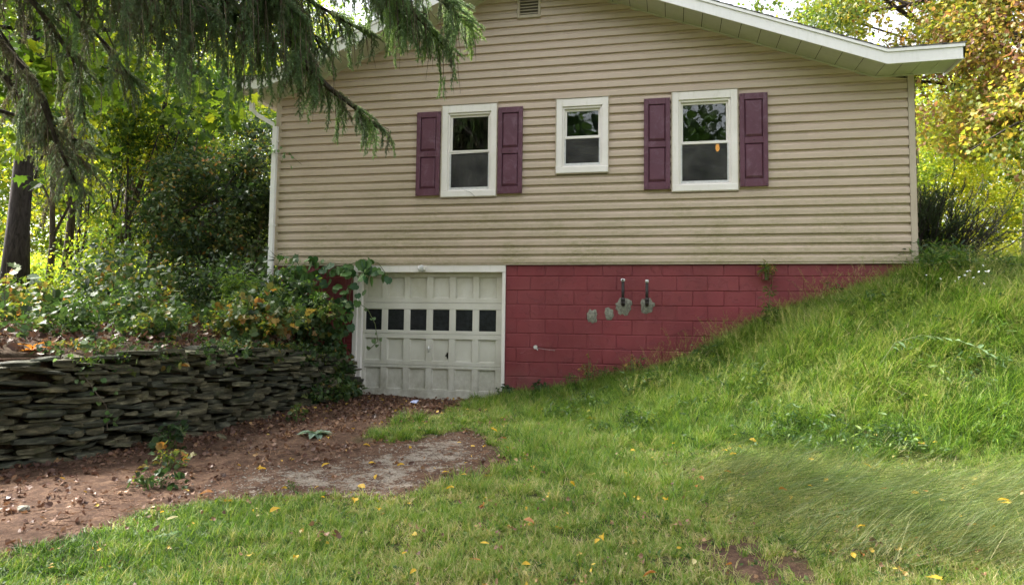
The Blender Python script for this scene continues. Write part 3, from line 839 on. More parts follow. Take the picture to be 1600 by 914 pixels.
mb = MB(); mb.bbox(7.28, 7.38, -.10, .005, 1.76, 1.85, .01); mb.build("projecting_block", MAT['block'], house)
# cement patches, oval and ragged
def patch(cx, cz, w_, hh, seed, mt=MAT['cement'], y=-.0, name="cement_patch"):
    r = random.Random(seed); mb = MB(); n = 22; ring = []
    for i in range(n):
        a = 2 * math.pi * i / n; k = r.uniform(.78, 1.12) / max(abs(math.cos(a)), abs(math.sin(a))) ** .6
        ring.append((cx + w_ * math.cos(a) * k, cz + hh * math.sin(a) * k))
    mb.v.append((cx, y - .004, cz))
    for s_, yy in ((.75, y - .003), (1, y + .008)):
        for (a, b) in ring: mb.v.append((cx + (a - cx) * s_, yy + r.uniform(-.002, .002), cz + (b - cz) * s_))
    for i in range(n):
        i2 = (i + 1) % n; mb.f.append((0, 1 + i2, 1 + i)); mb.f.append((1 + i, 1 + i2, 1 + n + i2, 1 + n + i))
    return mb.build(name, mt, house, True)
patch(5.42, 1.38, .115, .125, 1); patch(5.745, 1.395, .10, .11, 2); patch(4.975, 1.24, .075, .10, 3); patch(5.215, 1.275, .07, .085, 4)
for i, px_ in enumerate((5.415, 5.745)):
    mb = MB(); zt = 1.755 if i == 0 else 1.74
    mb.tube([(px_, .01, 1.41), (px_, -.05, 1.405), (px_, -.085, 1.42), (px_, -.10, 1.46)], .027, 10)
    p = mb.build("oil_fill_pipe", MAT['iron'], house, True)
    mb = MB(); mb.tube([(px_, -.10, 1.455), (px_, -.10, zt - .03)], .021, 10); mb.build("riser", MAT['iron'], p, True)
    mb = MB(); mb.tube([(px_, -.10, 1.45), (px_, -.10, 1.50)], .029, 8); mb.build("coupling", MAT['iron'], p, True)
    mb = MB(); mb.tube([(px_, -.10, zt - .03), (px_, -.10, zt), (px_, -.10, zt + .012)], [.026, .034 if i == 0 else .026, .02], 12); mb.build("cap", MAT['zinc'], p, True)
    if i == 0:
        mb = MB(); mb.tube([(px_, -.135, zt - .01), (px_, -.14, zt - .01)], [.013, .010], 8); mb.build("vent_hole", MAT['iron'], p)
mb = MB(); mb.tube([(4.17, .01, .79), (4.17, -.06, .785)], .014, 8); mb.tube([(4.17, -.06, .785), (4.17, -.075, .785)], .028, 10); mb.tube([(4.17, -.045, .785), (4.2, -.05, .74)], .008, 6)
mb.build("wall_tap", MAT['zinc'], house)
mb = MB(); mb.tube([(4.17, -.06, .78), (4.3, -.05, .755), (4.45, -.03, .74)], .0018, 4); mb.build("hanging_wire", MAT['zinc'], house)

# -- garage
def frame_boards(parent):
    for (a, b, c, d, y0) in ((1.292, 3.70, 1.865, 1.972, -.018), (1.292, 1.362, -.05, 1.862, -.012), (1.364, 1.425, -.05, 1.862, .02), (3.652, 3.70, -.05, 1.862, -.012)):
        mb = MB(); mb.bbox(a, b, y0, .16, c, d, .004); mb.build("door_casing", MAT['white'], parent)
frame_boards(house)
mb = MB(); mb.box(1.292, 3.70, .02, .16, 1.974, SB - .03); mb.build("door_lintel", MAT['room'], house)
gdoor = bpy.data.objects.new("garage_door", None); COL.objects.link(gdoor); gdoor.parent = house
DX0, DX1 = 1.428, 3.650
cols = [(1.465 + i * .3625, 1.465 + i * .3625 + .272) for i in range(6)]
rows = [(-.03, .465, .10, .425), (.469, .935, .525, .868), (.939, 1.405, .985, 1.312), (1.409, 1.865, 1.475, 1.80)]
for ri, (z0, z1, p0, p1) in enumerate(rows):
    yf = .075
    mb = MB()
    mb.bbox(DX0, DX1, yf, yf + .04, z0, p0, .003); mb.bbox(DX0, DX1, yf, yf + .04, p1, z1, .003)
    xs = [DX0] + [v for c in cols for v in c] + [DX1]
    for i in range(0, len(xs), 2): mb.box(xs[i], xs[i + 1], yf + .0015, yf + .04, p0 + .0, p1 - .0)
    sec = mb.build("door_section", MAT['door'], gdoor)
    for (a, b) in cols:
        # moulding round every opening
        mb2 = MB(); bw_ = .014 if ri != 2 else .006
        for (q0, q1, q2, q3) in ((a, b, p0, p0 + bw_), (a, b, p1 - bw_, p1), (a, a + bw_, p0 + bw_, p1 - bw_), (b - bw_, b, p0 + bw_, p1 - bw_)):
            mb2.bbox(q0, q1, yf + .012, yf + .037, q2, q3, .006)
        if ri == 2:
            mb2.build("pane_bead", MAT['door'], gdoor)
            mb = MB(); mb.box(a + .005, b - .005, yf + .018, yf + .022, p0 + .005, p1 - .005); mb.build("glass_pane", MAT['dark_glass'], gdoor)
        else:
            mb2.build("panel_moulding", MAT['door'], gdoor)
            mb = MB(); mb.box(a + .002, b - .002, yf + .030, yf + .038, p0 + .002, p1 - .002); mb.build("recessed_panel", MAT['door'], gdoor)
mb = MB(); mb.tube([(2.515, .07, .725), (2.515, .045, .725)], .016, 8); mb.tube([(2.515, .045, .76), (2.515, .03, .72), (2.52, .045, .665)], .010, 6); mb.build("handle", MAT['zinc'], gdoor, True)
mb = MB()
for i in range(7): mb.quad(*[(2.79 + R.gauss(0, .018) + a * .02, .0960, .60 + R.gauss(0, .035) + b * .028) for a, b in ((0, 0), (1, .2), (.8, 1), (.1, .9))])
stain = mb.build("scorch_mark", m_plain("worn_through_paint", (.09, .08, .07), .9), gdoor)
mb = MB(); mb.bbox(1.43, 3.648, .06, .10, -.055, -.028, .004); mb.build("bottom_seal", MAT['door'], gdoor)
mb = MB(); mb.box(1.3, 3.7, .30, .34, -.2, 1.95); mb.build("garage_inner_screen", MAT['room'], house)
# bulb holder over the garage door
lamp = MB(); lamp.tube([(2.40, -.018, 1.925), (2.40, -.05, 1.925), (2.40, -.06, 1.925)], [.055, .05, .03], 14)
lo_ = lamp.build("lamp_holder", MAT['zinc'], house, True)
mb = MB(); mb.bbox(2.445, 2.475, -.075, -.02, 1.90, 1.955, .004); mb.build("bracket", MAT['white'], lo_)

# -- windows
def window(i, ox):
    x0, x1, z0, z1 = ox
    wn = bpy.data.objects.new("window", None); COL.objects.link(wn); wn.parent = house
    if i == 0: wn['label'] = "left window with a bent screen rail and draped grey cloth inside"
    if i == 2: wn['label'] = "right window with a warm lamp glowing behind it"
    def part(nm, bx, mt=MAT['white'], bev=.003):
        mb = MB()
        for b in bx: mb.bbox(*b, bev)
        return mb.build(nm, mt, wn)
    t = .012
    part("channel", [(x0, x1, -.056, -.0, z1 - t, z1), (x0, x0 + t, -.056, 0, z0, z1 - t), (x1 - t, x1, -.056, 0, z0, z1 - t), (x0, x1, -.052, 0, z0 - .004, z0 + .006)], MAT['post'])
    a, b, c, d = x0 + t, x1 - t, z0 + .008, z1 - t
    W = .088
    part("casing", [(a, a + W, -.046, .02, c + .095, d - .002)]); part("casing", [(b - W, b, -.046, .02, c + .095, d - .002)])
    part("casing", [(a + W, b - W, -.044, .02, d - .118, d - .004)])
    part("sill", [(a, b, -.060, .02, c, c + .093)], MAT['white'], .006)
    # jamb liners
    ja, jb, jc, jd = a + W, b - W, c + .095, d - .120
    part("jamb", [(ja, ja + .03, -.022, .08, jc, jd), (jb - .03, jb, -.022, .08, jc, jd), (ja + .03, jb - .03, -.022, .08, jd - .03, jd), (ja + .03, jb - .03, -.024, .08, jc, jc + .02)])
    sa, sb_, sc, sd_ = ja + .03, jb - .03, jc + .022, jd - .032
    mid = sc + (sd_ - sc) * .50
    f = .03
    part("upper_sash", [(sa, sa + f, .012, .04, mid + .02, sd_), (sb_ - f, sb_, .012, .04, mid + .02, sd_), (sa + f, sb_ - f, .012, .04, sd_ - f, sd_)])
    if i == 0:
        mr = MB()
        for (q, yy, dz) in ((0, -.006, .0), (1, -.012, -.018)):
            mr.hexa([(sa - .01, yy, mid - .022 + .03 * q + (0.0)), (sb_ - .004, yy, mid - .012 + .012 * q), (sb_ - .004, yy + .02, mid - .012 + .012 * q), (sa - .01, yy + .02, mid - .022 + .03 * q),
                     (sa - .01, yy, mid - .002 + .03 * q), (sb_ - .004, yy, mid + .012 + .012 * q), (sb_ - .004, yy + .02, mid + .012 + .012 * q), (sa - .01, yy + .02, mid - .002 + .03 * q)])
        mr.build("meeting_rail", MAT['white'], wn, label="bent meeting rail")
    else:
        part("meeting_rail", [(sa, sb_, -.008, .04, mid - .022, mid + .018)])
    mb = MB(); mb.box(sa + f, sb_ - f, .024, .028, mid + .02, sd_ - f); mb.build("upper_pane", MAT['glass'], wn)
    mb = MB(); mb.box(sa + .02, sb_ - .02, .044, .048, sc + .03, mid - .024); mb.build("lower_pane", MAT['glass'], wn)
    fr = part("screen_frame", [(sa, sa + .018, -.010, .01, sc, mid - .024), (sb_ - .018, sb_, -.010, .01, sc, mid - .024), (sa + .018, sb_ - .018, -.010, .01, sc, sc + .034)], MAT['zinc'])
    mb = MB(); mb.box(sa + .018, sb_ - .018, .002, .0035, sc + .034, mid - .024); mb.build("insect_screen", MAT['screen'], wn)
    if i == 0:
        mb = MB(); n = 14
        for k in range(n + 1):
            u = k / n; x = sa + (sb_ - sa) * u
            zt = mid - .02 - .0 * u; zbm = sc + .10 + .28 * u * u
            yy = .15 + .02 * math.sin(k * 2.1)
            mb.v += [(x, yy, zbm - .1), (x, yy + .03, zt + .02)]
        for k in range(n): mb.f.append((2 * k, 2 * k + 2, 2 * k + 3, 2 * k + 1))
        mb.build("curtain", MAT['curtain'], wn, True)
        mb = MB(); mb.tube([(sa + .25, -.055, sc - .02), (sa + .34, -.065, sc - .05), (sa + .42, -.063, sc - .12)], .0025, 4); mb.build("loose_wire", MAT['iron'], wn)
for i, ox in enumerate(OPEN): window(i, ox)
# lamp behind the right window: one glowing pendant in the room
LX_, LZ_ = 6.77, 3.84
lp = empty("pendant_lamp", (LX_, 1.0, LZ_), "small amber lamp glowing behind the right window", "lamp")
mb = MB(); mb.tube([(LX_, 1.0, LZ_ + .07), (LX_, 1.0, LZ_ + .05), (LX_, 1.0, LZ_ - .02), (LX_, 1.0, LZ_ - .06)], [.008, .022, .032, .014], 10); mb.build("lamp_shade", MAT['lamp'], lp, True)
mb = MB(); mb.tube([(LX_, 1.0, LZ_ + .07), (LX_, 1.0, 4.418)], .006, 5); mb.build("cord", MAT['iron'], lp)

# -- shutters
def shutter(x0, x1, z0, z1, label):
    sh = bpy.data.objects.new("shutter", None); COL.objects.link(sh); sh.parent = house; sh['label'] = label
    yb, yf = -.034, -.068
    W = x1 - x0; st = .062; mid = z0 + (z1 - z0) * .492
    mb = MB()
    mb.bbox(x0, x0 + st, yf, yb, z0, z1, .005); mb.bbox(x1 - st, x1, yf, yb, z0, z1, .005)
    mb.bbox(x0 + st, x1 - st, yf + .0005, yb, z0, z0 + .105, .002); mb.bbox(x0 + st, x1 - st, yf + .0005, yb, z1 - .085, z1, .002)
    mb.bbox(x0 + st, x1 - st, yf + .0005, yb, mid - .04, mid + .045, .002)
    mb.box(x0 + st, x1 - st, yb - .008, yb - .001, z0 + .105, z1 - .085)
    mb.build("shutter_frame", MAT['shutter'], sh)
    for (a, b) in ((z0 + .107, mid - .042), (mid + .047, z1 - .087)):
        mb = MB(); n = 0; xa, xb = x0 + st + .004, x1 - st - .004; a += .003; b -= .003
        e = .036; yo, yi = yb - .010, yf + .003
        mb.v += [(xa, yo, a), (xb, yo, a), (xb, yo, b), (xa, yo, b), (xa + e * .6, yi, a + e), (xb - e * .6, yi, a + e), (xb - e * .6, yi, b - e * .5), (xa + e * .6, yi, b - e * .5)]
        mb.f += [(4, 5, 6, 7), (0, 1, 5, 4), (1, 2, 6, 5), (2, 3, 7, 6), (3, 0, 4, 7)]
        mb.build("raised_panel", MAT['shutter'], sh)
    mb = MB()
    for (sx, sz) in ((x0 + .022, z0 + .025), (x1 - .022, z0 + .025), (x0 + .022, z1 - .025), (x1 - .022, z1 - .025), ((x0 + x1) / 2, mid)):
        mb.tube([(sx, yf + .001, sz), (sx, yf - .004, sz)], .0075, 8)
    o = mb.build("screws", MAT['iron'], sh); o.name = "screw"; o['kind'] = 'stuff'
shutter(2.288, 2.664, 3.022, 4.308, "shutter left of the left window")
shutter(3.568, 3.939, 3.023, 4.318, "shutter right of the left window")
shutter(5.700, 6.064, 3.023, 4.327, "shutter left of the right window")
shutter(7.000, 7.368, 3.030, 4.328, "shutter right of the right window")

# -- gable vent
gv = bpy.data.objects.new("gable_vent", None); COL.objects.link(gv); gv.parent = house
for b in ((3.828, 3.868, -.045, .0, 5.665, 6.13), (4.148, 4.188, -.045, .0, 5.665, 6.13), (3.868, 4.148, -.045, .0, 5.665, 5.715), (3.868, 4.148, -.045, .0, 6.09, 6.13)):
    mb = MB(); mb.bbox(*b, .006); mb.build("vent_frame", MAT['post'], gv)
for k in range(8):
    z = 5.728 + k * .046
    mb = MB(); mb.hexa([(3.868, -.036, z), (4.148, -.036, z), (4.148, -.005, z + .022), (3.868, -.005, z + .022), (3.868, -.036, z + .010), (4.148, -.036, z + .010), (4.148, -.005, z + .032), (3.868, -.005, z + .032)])
    mb.build("louvre_slat", MAT['post'], gv)

# -- roof: gable with a small kick at the eaves
OV = .60
def rline(x):
    """underside height of rake fascia line extended past the kinks"""
    if x < KL: return RL(KL) + (KL - x) * .03
    if x > KR: return RR(KR) + (x - KR) * .012
    return min(RL(x), RR(x))
XE0, XE1 = -.46, 9.60
def strip(xs, y0, y1, dz0, dz1, name, mt, parent, label=None):
    """band following the rake between y0,y1 with underside dz0 and top dz1"""
    mb = MB()
    for i in range(len(xs) - 1):
        a, b = xs[i], xs[i + 1]; za, zb_ = rline(a), rline(b)
        mb.hexa([(a, y0, za + dz0), (b, y0, zb_ + dz0), (b, y1, zb_ + dz0), (a, y1, za + dz0), (a, y0, za + dz1), (b, y0, zb_ + dz1), (b, y1, zb_ + dz1), (a, y1, za + dz1)])
    return mb.build(name, mt, parent, label=label)
roof = bpy.data.objects.new("roof", None); COL.objects.link(roof); roof.parent = house
for (a, b) in ((XE0, KL), (KL, PEAKX), (PEAKX, KR), (KR, XE1)):
    strip([a, b], -OV, -OV + .02, -.035, .112, "rake_fascia", MAT['fascia'], roof)
    strip([a - .0, b + .0], -OV - .016, -OV + .02, .114, .160, "drip_edge", MAT['fascia'], roof)
# soffit panels across the overhang
def soffit_run(a, b, n):
    for i in range(n):
        p, q = a + (b - a) * i / n, a + (b - a) * (i + 1) / n
        g = .004
        strip([p + g, q - g], -OV + .021, -.002, .0, .006, "soffit_panel", MAT['soffit'], roof)
soffit_run(XE0, KL, 2); soffit_run(KL, PEAKX, 17); soffit_run(PEAKX, KR, 19); soffit_run(KR, XE1 - .02, 4)
strip([KL, PEAKX, KR, 9.2], -.034, -.004, -.022, -.002, "rake_moulding", MAT['soffit'], roof)
strip([XE0, KL, PEAKX, KR, 9.22], -OV + .02, DEPTH + .4, .012, .150, "roof_deck", MAT['darkwood'], roof)
strip([9.222, XE1], -OV + .02, .06, .012, .150, "eave_return", MAT['fascia'], roof)
# shingle courses laid from eave to ridge
def shingles(xe, xr, n):
    for i in range(n):
        a = xe + (xr - xe) * i / n; b = xe + (xr - xe) * (i + 1.25) / n
        if (xr - xe) > 0: b = min(b, xr)
        else: b = max(b, xr)
        za, zb_ = rline(a) + .152, rline(b) + .152
        mb = MB(); mb.hexa([(a, -OV - .02, za + .004), (b, -OV - .02, zb_ + .001), (b, DEPTH + .42, zb_ + .001), (a, DEPTH + .42, za + .004),
                            (a, -OV - .02, za + .024), (b, -OV - .02, zb_ + .012), (b, DEPTH + .42, zb_ + .012), (a, DEPTH + .42, za + .024)])
        if max(a, b) > 9.23: mb.v = [(x_, min(y_, .07), z_) for x_, y_, z_ in mb.v]
        mb.build("shingle_course", MAT['shingle'], roof)
shingles(XE0 - .02, KL, 3); shingles(KL, PEAKX, 24); shingles(XE1 + .02, KR, 4); shingles(KR, PEAKX, 28)
# eave fascia + gutter (left), soffit under eaves
mb = MB(); mb.box(XE1 - .02, XE1, -OV, .06, rline(XE1) - .03, rline(XE1) + .15); mb.build("eave_fascia", MAT['fascia'], roof)
mb = MB(); mb.box(XE0, XE0 + .02, -OV, DEPTH + .4, rline(XE0) - .03, rline(XE0) + .15); mb.build("eave_fascia", MAT['fascia'], roof)
mb = MB(); mb.box(XE0 + .022, HX0 - .03, .003, DEPTH + .35, rline(XE0), rline(XE0) + .006); mb.build("soffit_panel", MAT['soffit'], roof)
mb = MB(); gx, gz = XE0 - .002, rline(XE0) + .10
for (a, b, c, d) in ((gx - .12, gx - .002, gz - .10, gz - .096), (gx - .124, gx - .12, gz - .10, gz + .02), (gx - .006, gx - .002, gz - .096, gz + .02)): mb.box(a, b, -OV + .05, DEPTH + .3, c, d)
mb.box(gx - .122, gx - .004, -OV + .048, -OV + .052, gz - .1, gz + .02)
mb.build("gutter", MAT['fascia'], roof)
# downspout: elbow from the gutter to the wall corner, then down
mb = MB()
def rect_pipe(mb, pts, w_, d_):
    for i in range(len(pts) - 1):
        (x0, y0, z0), (x1, y1, z1) = pts[i], pts[i + 1]
        hw, hd = w_ / 2, d_ / 2
        if abs(z1 - z0) > abs(x1 - x0): mb.hexa([(x1 - hw, y1 - hd, z1), (x1 + hw, y1 - hd, z1), (x1 + hw, y1 + hd, z1), (x1 - hw, y1 + hd, z1), (x0 - hw, y0 - hd, z0), (x0 + hw, y0 - hd, z0), (x0 + hw, y0 + hd, z0), (x0 - hw, y0 + hd, z0)])
        else: mb.hexa([(x0, y0 - hd, z0 - hw), (x1, y1 - hd, z1 - hw), (x1, y1 + hd, z1 - hw), (x0, y0 + hd, z0 - hw), (x0, y0 - hd, z0 + hw), (x1, y1 - hd, z1 + hw), (x1, y1 + hd, z1 + hw), (x0, y0 + hd, z0 + hw)])
rect_pipe(mb, [(-.10, -.075, 4.20), (-.105, -.075, 3.0), (-.10, -.075, .95)], .075, .055)
ds = mb.build("downspout", MAT['fascia'], house)
mb = MB(); rect_pipe(mb, [(-.52, -.10, 4.50), (-.42, -.09, 4.40), (-.14, -.075, 4.24)], .07, .055); rect_pipe(mb, [(-.52, -.10, 4.70), (-.52, -.10, 4.47)], .07, .055); mb.build("elbow", MAT['fascia'], ds)
for z in (3.95, 2.6):
    mb = MB(); mb.box(-.145, -.055, -.106, -.044, z, z + .03); mb.build("pipe_strap", MAT['fascia'], ds)

# ================================================================== THE STONE WALL
def stone_mesh(sx, sz, sd_, seed):
    r = random.Random(seed); mb = MB(); ns = 9
    # flat slab: outline in plan (x,y), thin in z; rough front edge
    ring = []
    for i in range(ns):
        a = 2 * math.pi * i / ns
        cx, cy = math.cos(a), math.sin(a)
        k = 1 / max(abs(cx), abs(cy)) ** .75
        ring.append((cx * k * .5 * r.uniform(.74, 1.08), cy * k * .5 * r.uniform(.80, 1.10)))
    lay = [(-.5, .92), (-.34, 1.0), (.34, .985), (.5, .93)]
    for zz, s_ in lay:
        for (a, b) in ring:
            mb.v.append((a * s_ * sx * r.uniform(.93, 1.04), b * s_ * sd_ * r.uniform(.90, 1.06), (zz + r.uniform(-.08, .08)) * sz * (1 - .62 * min(1, abs(a * 2)) ** 2.2) + .3 * sz * a * math.sin(seed * 2.3)))
    for l in range(3):
        for i in range(ns):
            i2 = (i + 1) % ns; mb.f.append((l * ns + i, l * ns + i2, (l + 1) * ns + i2, (l + 1) * ns + i))
    mb.f.append(tuple(range(ns))[::-1]); mb.f.append(tuple(3 * ns + i for i in range(ns)))
    me = bpy.data.meshes.new("stone"); me.from_pydata(mb.v, [], mb.f); me.materials.append(MAT['stone']); return me
wall = empty("dry_stone_wall", (1.0, -3, 0), "dry stacked dark slate retaining wall left of the driveway", "stone wall")
SM = [stone_mesh(*a, s) for s, a in enumerate([(.34, .060, .30), (.46, .050, .32), (.26, .070, .28), (.55, .065, .32), (.38, .085, .30), (.22, .050, .26), (.62, .046, .34), (.30, .060, .28), (.42, .068, .3), (.50, .042, .3)])]
SMS = [(.34, .045), (.46, .040), (.26, .055), (.55, .055), (.38, .065), (.22, .035), (.62, .038), (.30, .048), (.42, .052), (.50, .034)]
sr = random.Random(21)
def wall_pt(t):   # arclength along the wall from the house (0) outward
    ys = np.linspace(.0, -9, 600); xs = np.interp(ys, LY, LX)
    d = np.concatenate([[0], np.cumsum(np.hypot(np.diff(xs), np.diff(ys)))])
    return float(np.interp(t, d, xs)), float(np.interp(t, d, ys))
def wtop(t): return float(np.interp(t, [0, .5, 1.2, 2, 3, 5, 8], [.50, .60, .70, .76, .80, .83, .80]))
stones = []
zc = -.02; layer = 0
while zc < .9:
    t = sr.uniform(-.15, 0)
    while t < 6.1:
        k = sr.randrange(len(SM)); L, hh = SMS[k]; sc = sr.uniform(.5, 1.15)
        L *= sc
        tm = t + L / 2
        x, y = wall_pt(max(.02, tm)); x2, y2 = wall_pt(max(.02, tm) + .05)
        gz = h(x + .12, y)
        z = gz + zc + sr.uniform(-.012, .012)
        if zc < wtop(tm) - gz - .0 and (zc + gz) < wtop(tm):
            stones.append((x + sr.uniform(-.09, .06) - .035 - .06 * zc, y, z, math.atan2(y2 - y, x2 - x), k, sc, zc + gz > wtop(tm) - .07))
        t += L * sr.uniform(.82, .93)
    zc += sr.uniform(.034, .046); layer += 1
print("stones", len(stones))
stones.sort(key=lambda q: -SMS[q[4]][0] * q[5])
first = {}
vis = stones[:292] ; rest = stones[292:]
for (x, y, z, an, k, sc, top) in vis:
    if top: sc *= 1.15
    o = bpy.data.objects.new("stone", SM[k]); COL.objects.link(o); o.parent = wall
    o.location = (x - 1.0, y + 3, z); o.rotation_euler = (sr.gauss(0, .08), sr.gauss(0, .06) , an + sr.gauss(0, .16)); o.scale = (sc, sr.uniform(.85, 1.25), sr.uniform(.5, 1.35))
# the rest joined
def joined(lst, name, parent, matt):
    V = []; F = []; n = 0
    for (x, y, z, an, k, sc, top) in lst:
        me = SM[k]; M_ = Matrix.Translation((x - .012, y, z)) @ Euler((sr.gauss(0, .05), sr.gauss(0, .06), an + sr.gauss(0, .08))).to_matrix().to_4x4() @ Matrix.Diagonal((sc, 1, sr.uniform(.85, 1.3), 1))
        for v in me.vertices: q = M_ @ v.co; V.append((q.x, q.y, q.z))
        for p in me.polygons: F.append(tuple(n + i for i in p.vertices))
        n += len(me.vertices)
    mb = MB(); mb.v = V; mb.f = F; o = mb.build(name, matt, parent); o['kind'] = 'stuff'; return o
if rest: joined(rest, "smaller_stones", wall, MAT['stone'])
# dark earth packed behind the face
mb = MB(); 
for i in range(24):
    a, b = wall_pt(.02 + i * .27), wall_pt(.02 + (i + 1) * .27); zt0, zt1 = wtop(i * .27) - .06, wtop((i + 1) * .27) - .06
    mb.hexa([(a[0] - .12, a[1], -.35), (a[0] - .30, a[1], -.35), (b[0] - .30, b[1] , -.35), (b[0] - .12, b[1], -.35), (a[0] - .14, a[1], zt0), (a[0] - .32, a[1], zt0), (b[0] - .32, b[1], zt1), (b[0] - .14, b[1], zt1)])
mb.build("earth_core", MAT['ground'], wall)

# ================================================================== TREES AND SHRUBS
def curve(a, b, bend, n=7, r=R):
    a, b = Vector(a), Vector(b); L = (b - a).length
    off = Vector((r.gauss(0, 1), r.gauss(0, 1), r.gauss(0, .4))) * L * bend
    return [a.lerp(b, t) + off * math.sin(math.pi * t) + Vector((r.gauss(0, 1), r.gauss(0, 1), r.gauss(0, 1))) * L * .012 * (0 < t < 1) for t in [i / (n - 1) for i in range(n)]]

def crown_points(ells, n, thr=-.1, f=1.3, seed=1.0, shell=.35):
    """random points in ellipsoids, thinned by smooth noise so that gaps and clumps form"""
    out = []; tot = sum(e[3] * e[4] * e[5] for e in ells)
    for (cx, cy, cz, a, b, c) in ells:
        k = int(n * a * b * c / tot * 2.6) + 4
        d = NR.normal(size=(k, 3)); d /= np.linalg.norm(d, axis=1)[:, None]
        r_ = NR.uniform(shell ** 3, 1, k) ** (1 / 3)
        p = d * r_[:, None] * np.array([a, b, c]) + np.array([cx, cy, cz])
        p = p[nz(p, f, seed) > thr]
        m_ = int(n * a * b * c / tot); out.append(p[:m_])
    return np.concatenate(out)

def tree(name, label, cat, base, trunk, r0, ells, n, key, tint, tsd, scale=1.0, group=None, barkm='bark', limbs=10, thr=-.1, f=1.3, seed=1.0, tilt=.5, extra_limbs=(), parent_parts=True, tfun=None):
    """trunk: list of points above base (absolute); crown: sprays in ellipsoids, limbs lead to them"""
    root = empty(name, base, label, cat, group)
    mb = MB(); k = len(trunk)
    mb.tube(trunk, [r0 * (1 - .65 * i / (k - 1)) * (1.25 if i == 0 else 1) for i in range(k)], 10)
    mb.build("trunk", MAT[barkm], root, True)
    P = crown_points(ells, n, thr, f, seed)
    rr = random.Random(int(seed * 10))
    mb = MB(); tp = [Vector(p) for p in trunk]
    for i in range(limbs):
        q = Vector(P[rr.randrange(len(P))]); t = rr.uniform(.35, 1) * (k - 1); j = min(int(t), k - 2); a = tp[j].lerp(tp[j + 1], t - j)
        c = curve(a, q, .1, 7, rr); rad = r0 * rr.uniform(.18, .38)
        mb.tube(c, [rad * (1 - .85 * s_ / 6) for s_ in range(7)], 5, False)
        for s_ in range(3):
            q2 = Vector(P[rr.randrange(len(P))]); m_ = c[rr.randrange(2, 6)]
            if (q2 - m_).length < 2.2: mb.tube(curve(m_, q2, .08, 5, rr), [rad * .4, rad * .3, rad * .22, rad * .15, rad * .06], 4, False)
    for e in extra_limbs:
        pts, ra = e; mb.tube(pts, [ra * (1 - .8 * s_ / (len(pts) - 1)) for s_ in range(len(pts))], 7, False)
    if mb.v: mb.build("limb", MAT[barkm], root, True)
    tv = tint + NR.normal(0, tsd, len(P)) + .12 * nz(P, .9, seed + 3)
    if tfun is not None: tv = tfun(P, tv)
    o = scatter("crown", key, P, rrot(len(P), tilt), NR.uniform(.7, 1.2, len(P)) * scale, np.clip(tv, 0, 1), root)
    return root

# ---- far woodland, left and right of the house (one mass) and the wood across the road behind the camera
def wood(name, label, rects, n, key, zlo, zhi, tint, tsd, scale, seed):
    P = []
    for (x0, x1, y0, y1) in rects:
        k = n // len(rects); x = NR.uniform(x0, x1, k * 2); y = NR.uniform(y0, y1, k * 2)
        z = H(x, y) + zlo + (zhi - zlo) * NR.uniform(0, 1, k * 2) ** 1.0
        p = np.stack([x, y, z], 1); p = p[nz(p, .45, seed) > -.35][:k]; P.append(p)
    P = np.concatenate(P); tv = np.clip(tint + NR.normal(0, tsd, len(P)) + .18 * nz(P, .35, seed + 1), 0, 1)
    scatter(name, key, P, rrot(len(P), .6), NR.uniform(.8, 1.4, len(P)) * scale, tv, None, label, None)
wood("woodland_left", "bright yellow green woodland far behind the left trees", [(-34, -3, 20, 34), (-40, -8, 12, 24)], 11500, 'ovate_bright', -.2, 14, .36, .2, 2.1, 2.0)
wood("woodland_right", "bright yellow green woodland far behind the right bank", [(10, 36, 18, 32)], 4200, 'ovate_bright', -.2, 9.5, .6, .14, 2.0, 5.0)
wood("woodland_across", "dark wood facing the house, seen only as window reflections", [(-16, 28, -34, -20)], 3800, 'green_maple', 0, 13, .12, .15, 3.0, 7.0)

# far trunks in the left wood
fr_ = random.Random(9)
FARL = ["slender trunk in the yellow wood, %s" % q for q in ("just left of the railing", "behind the ropy grey stem", "leaning behind the many-stemmed thicket", "farthest left beyond the thick trunk", "thin one between thick trunk and thicket", "thickest one far behind the thicket", "faint one behind the tall grey trunk", "straight one behind the vine covered tree", "pale one near the left picture edge")]
for i in range(9):
    y = fr_.uniform(11, 19); x = fr_.uniform(-2.4, -.62) * (y + 10) + 6; 
    g_ = h(x, y); hh = fr_.uniform(8, 11); ln_ = fr_.gauss(0, .05)
    tree("woodland_tree", FARL[i], "tree", (x, y, g_), [(x, y, g_ - .1), (x + ln_ * 3, y, g_ + 3), (x + ln_ * 8, y + .2, g_ + hh * .7), (x + ln_ * 12, y, g_ + hh)], fr_.uniform(.08, .17),
         [(x, y, g_ + hh * .7, 2.0, 2.0, 2.8)], 220, 'ovate_bright', .5, .15, 1.2, "slender trees in the far wood", 'bark', 7, -.4, 1.0, i + 1.5)

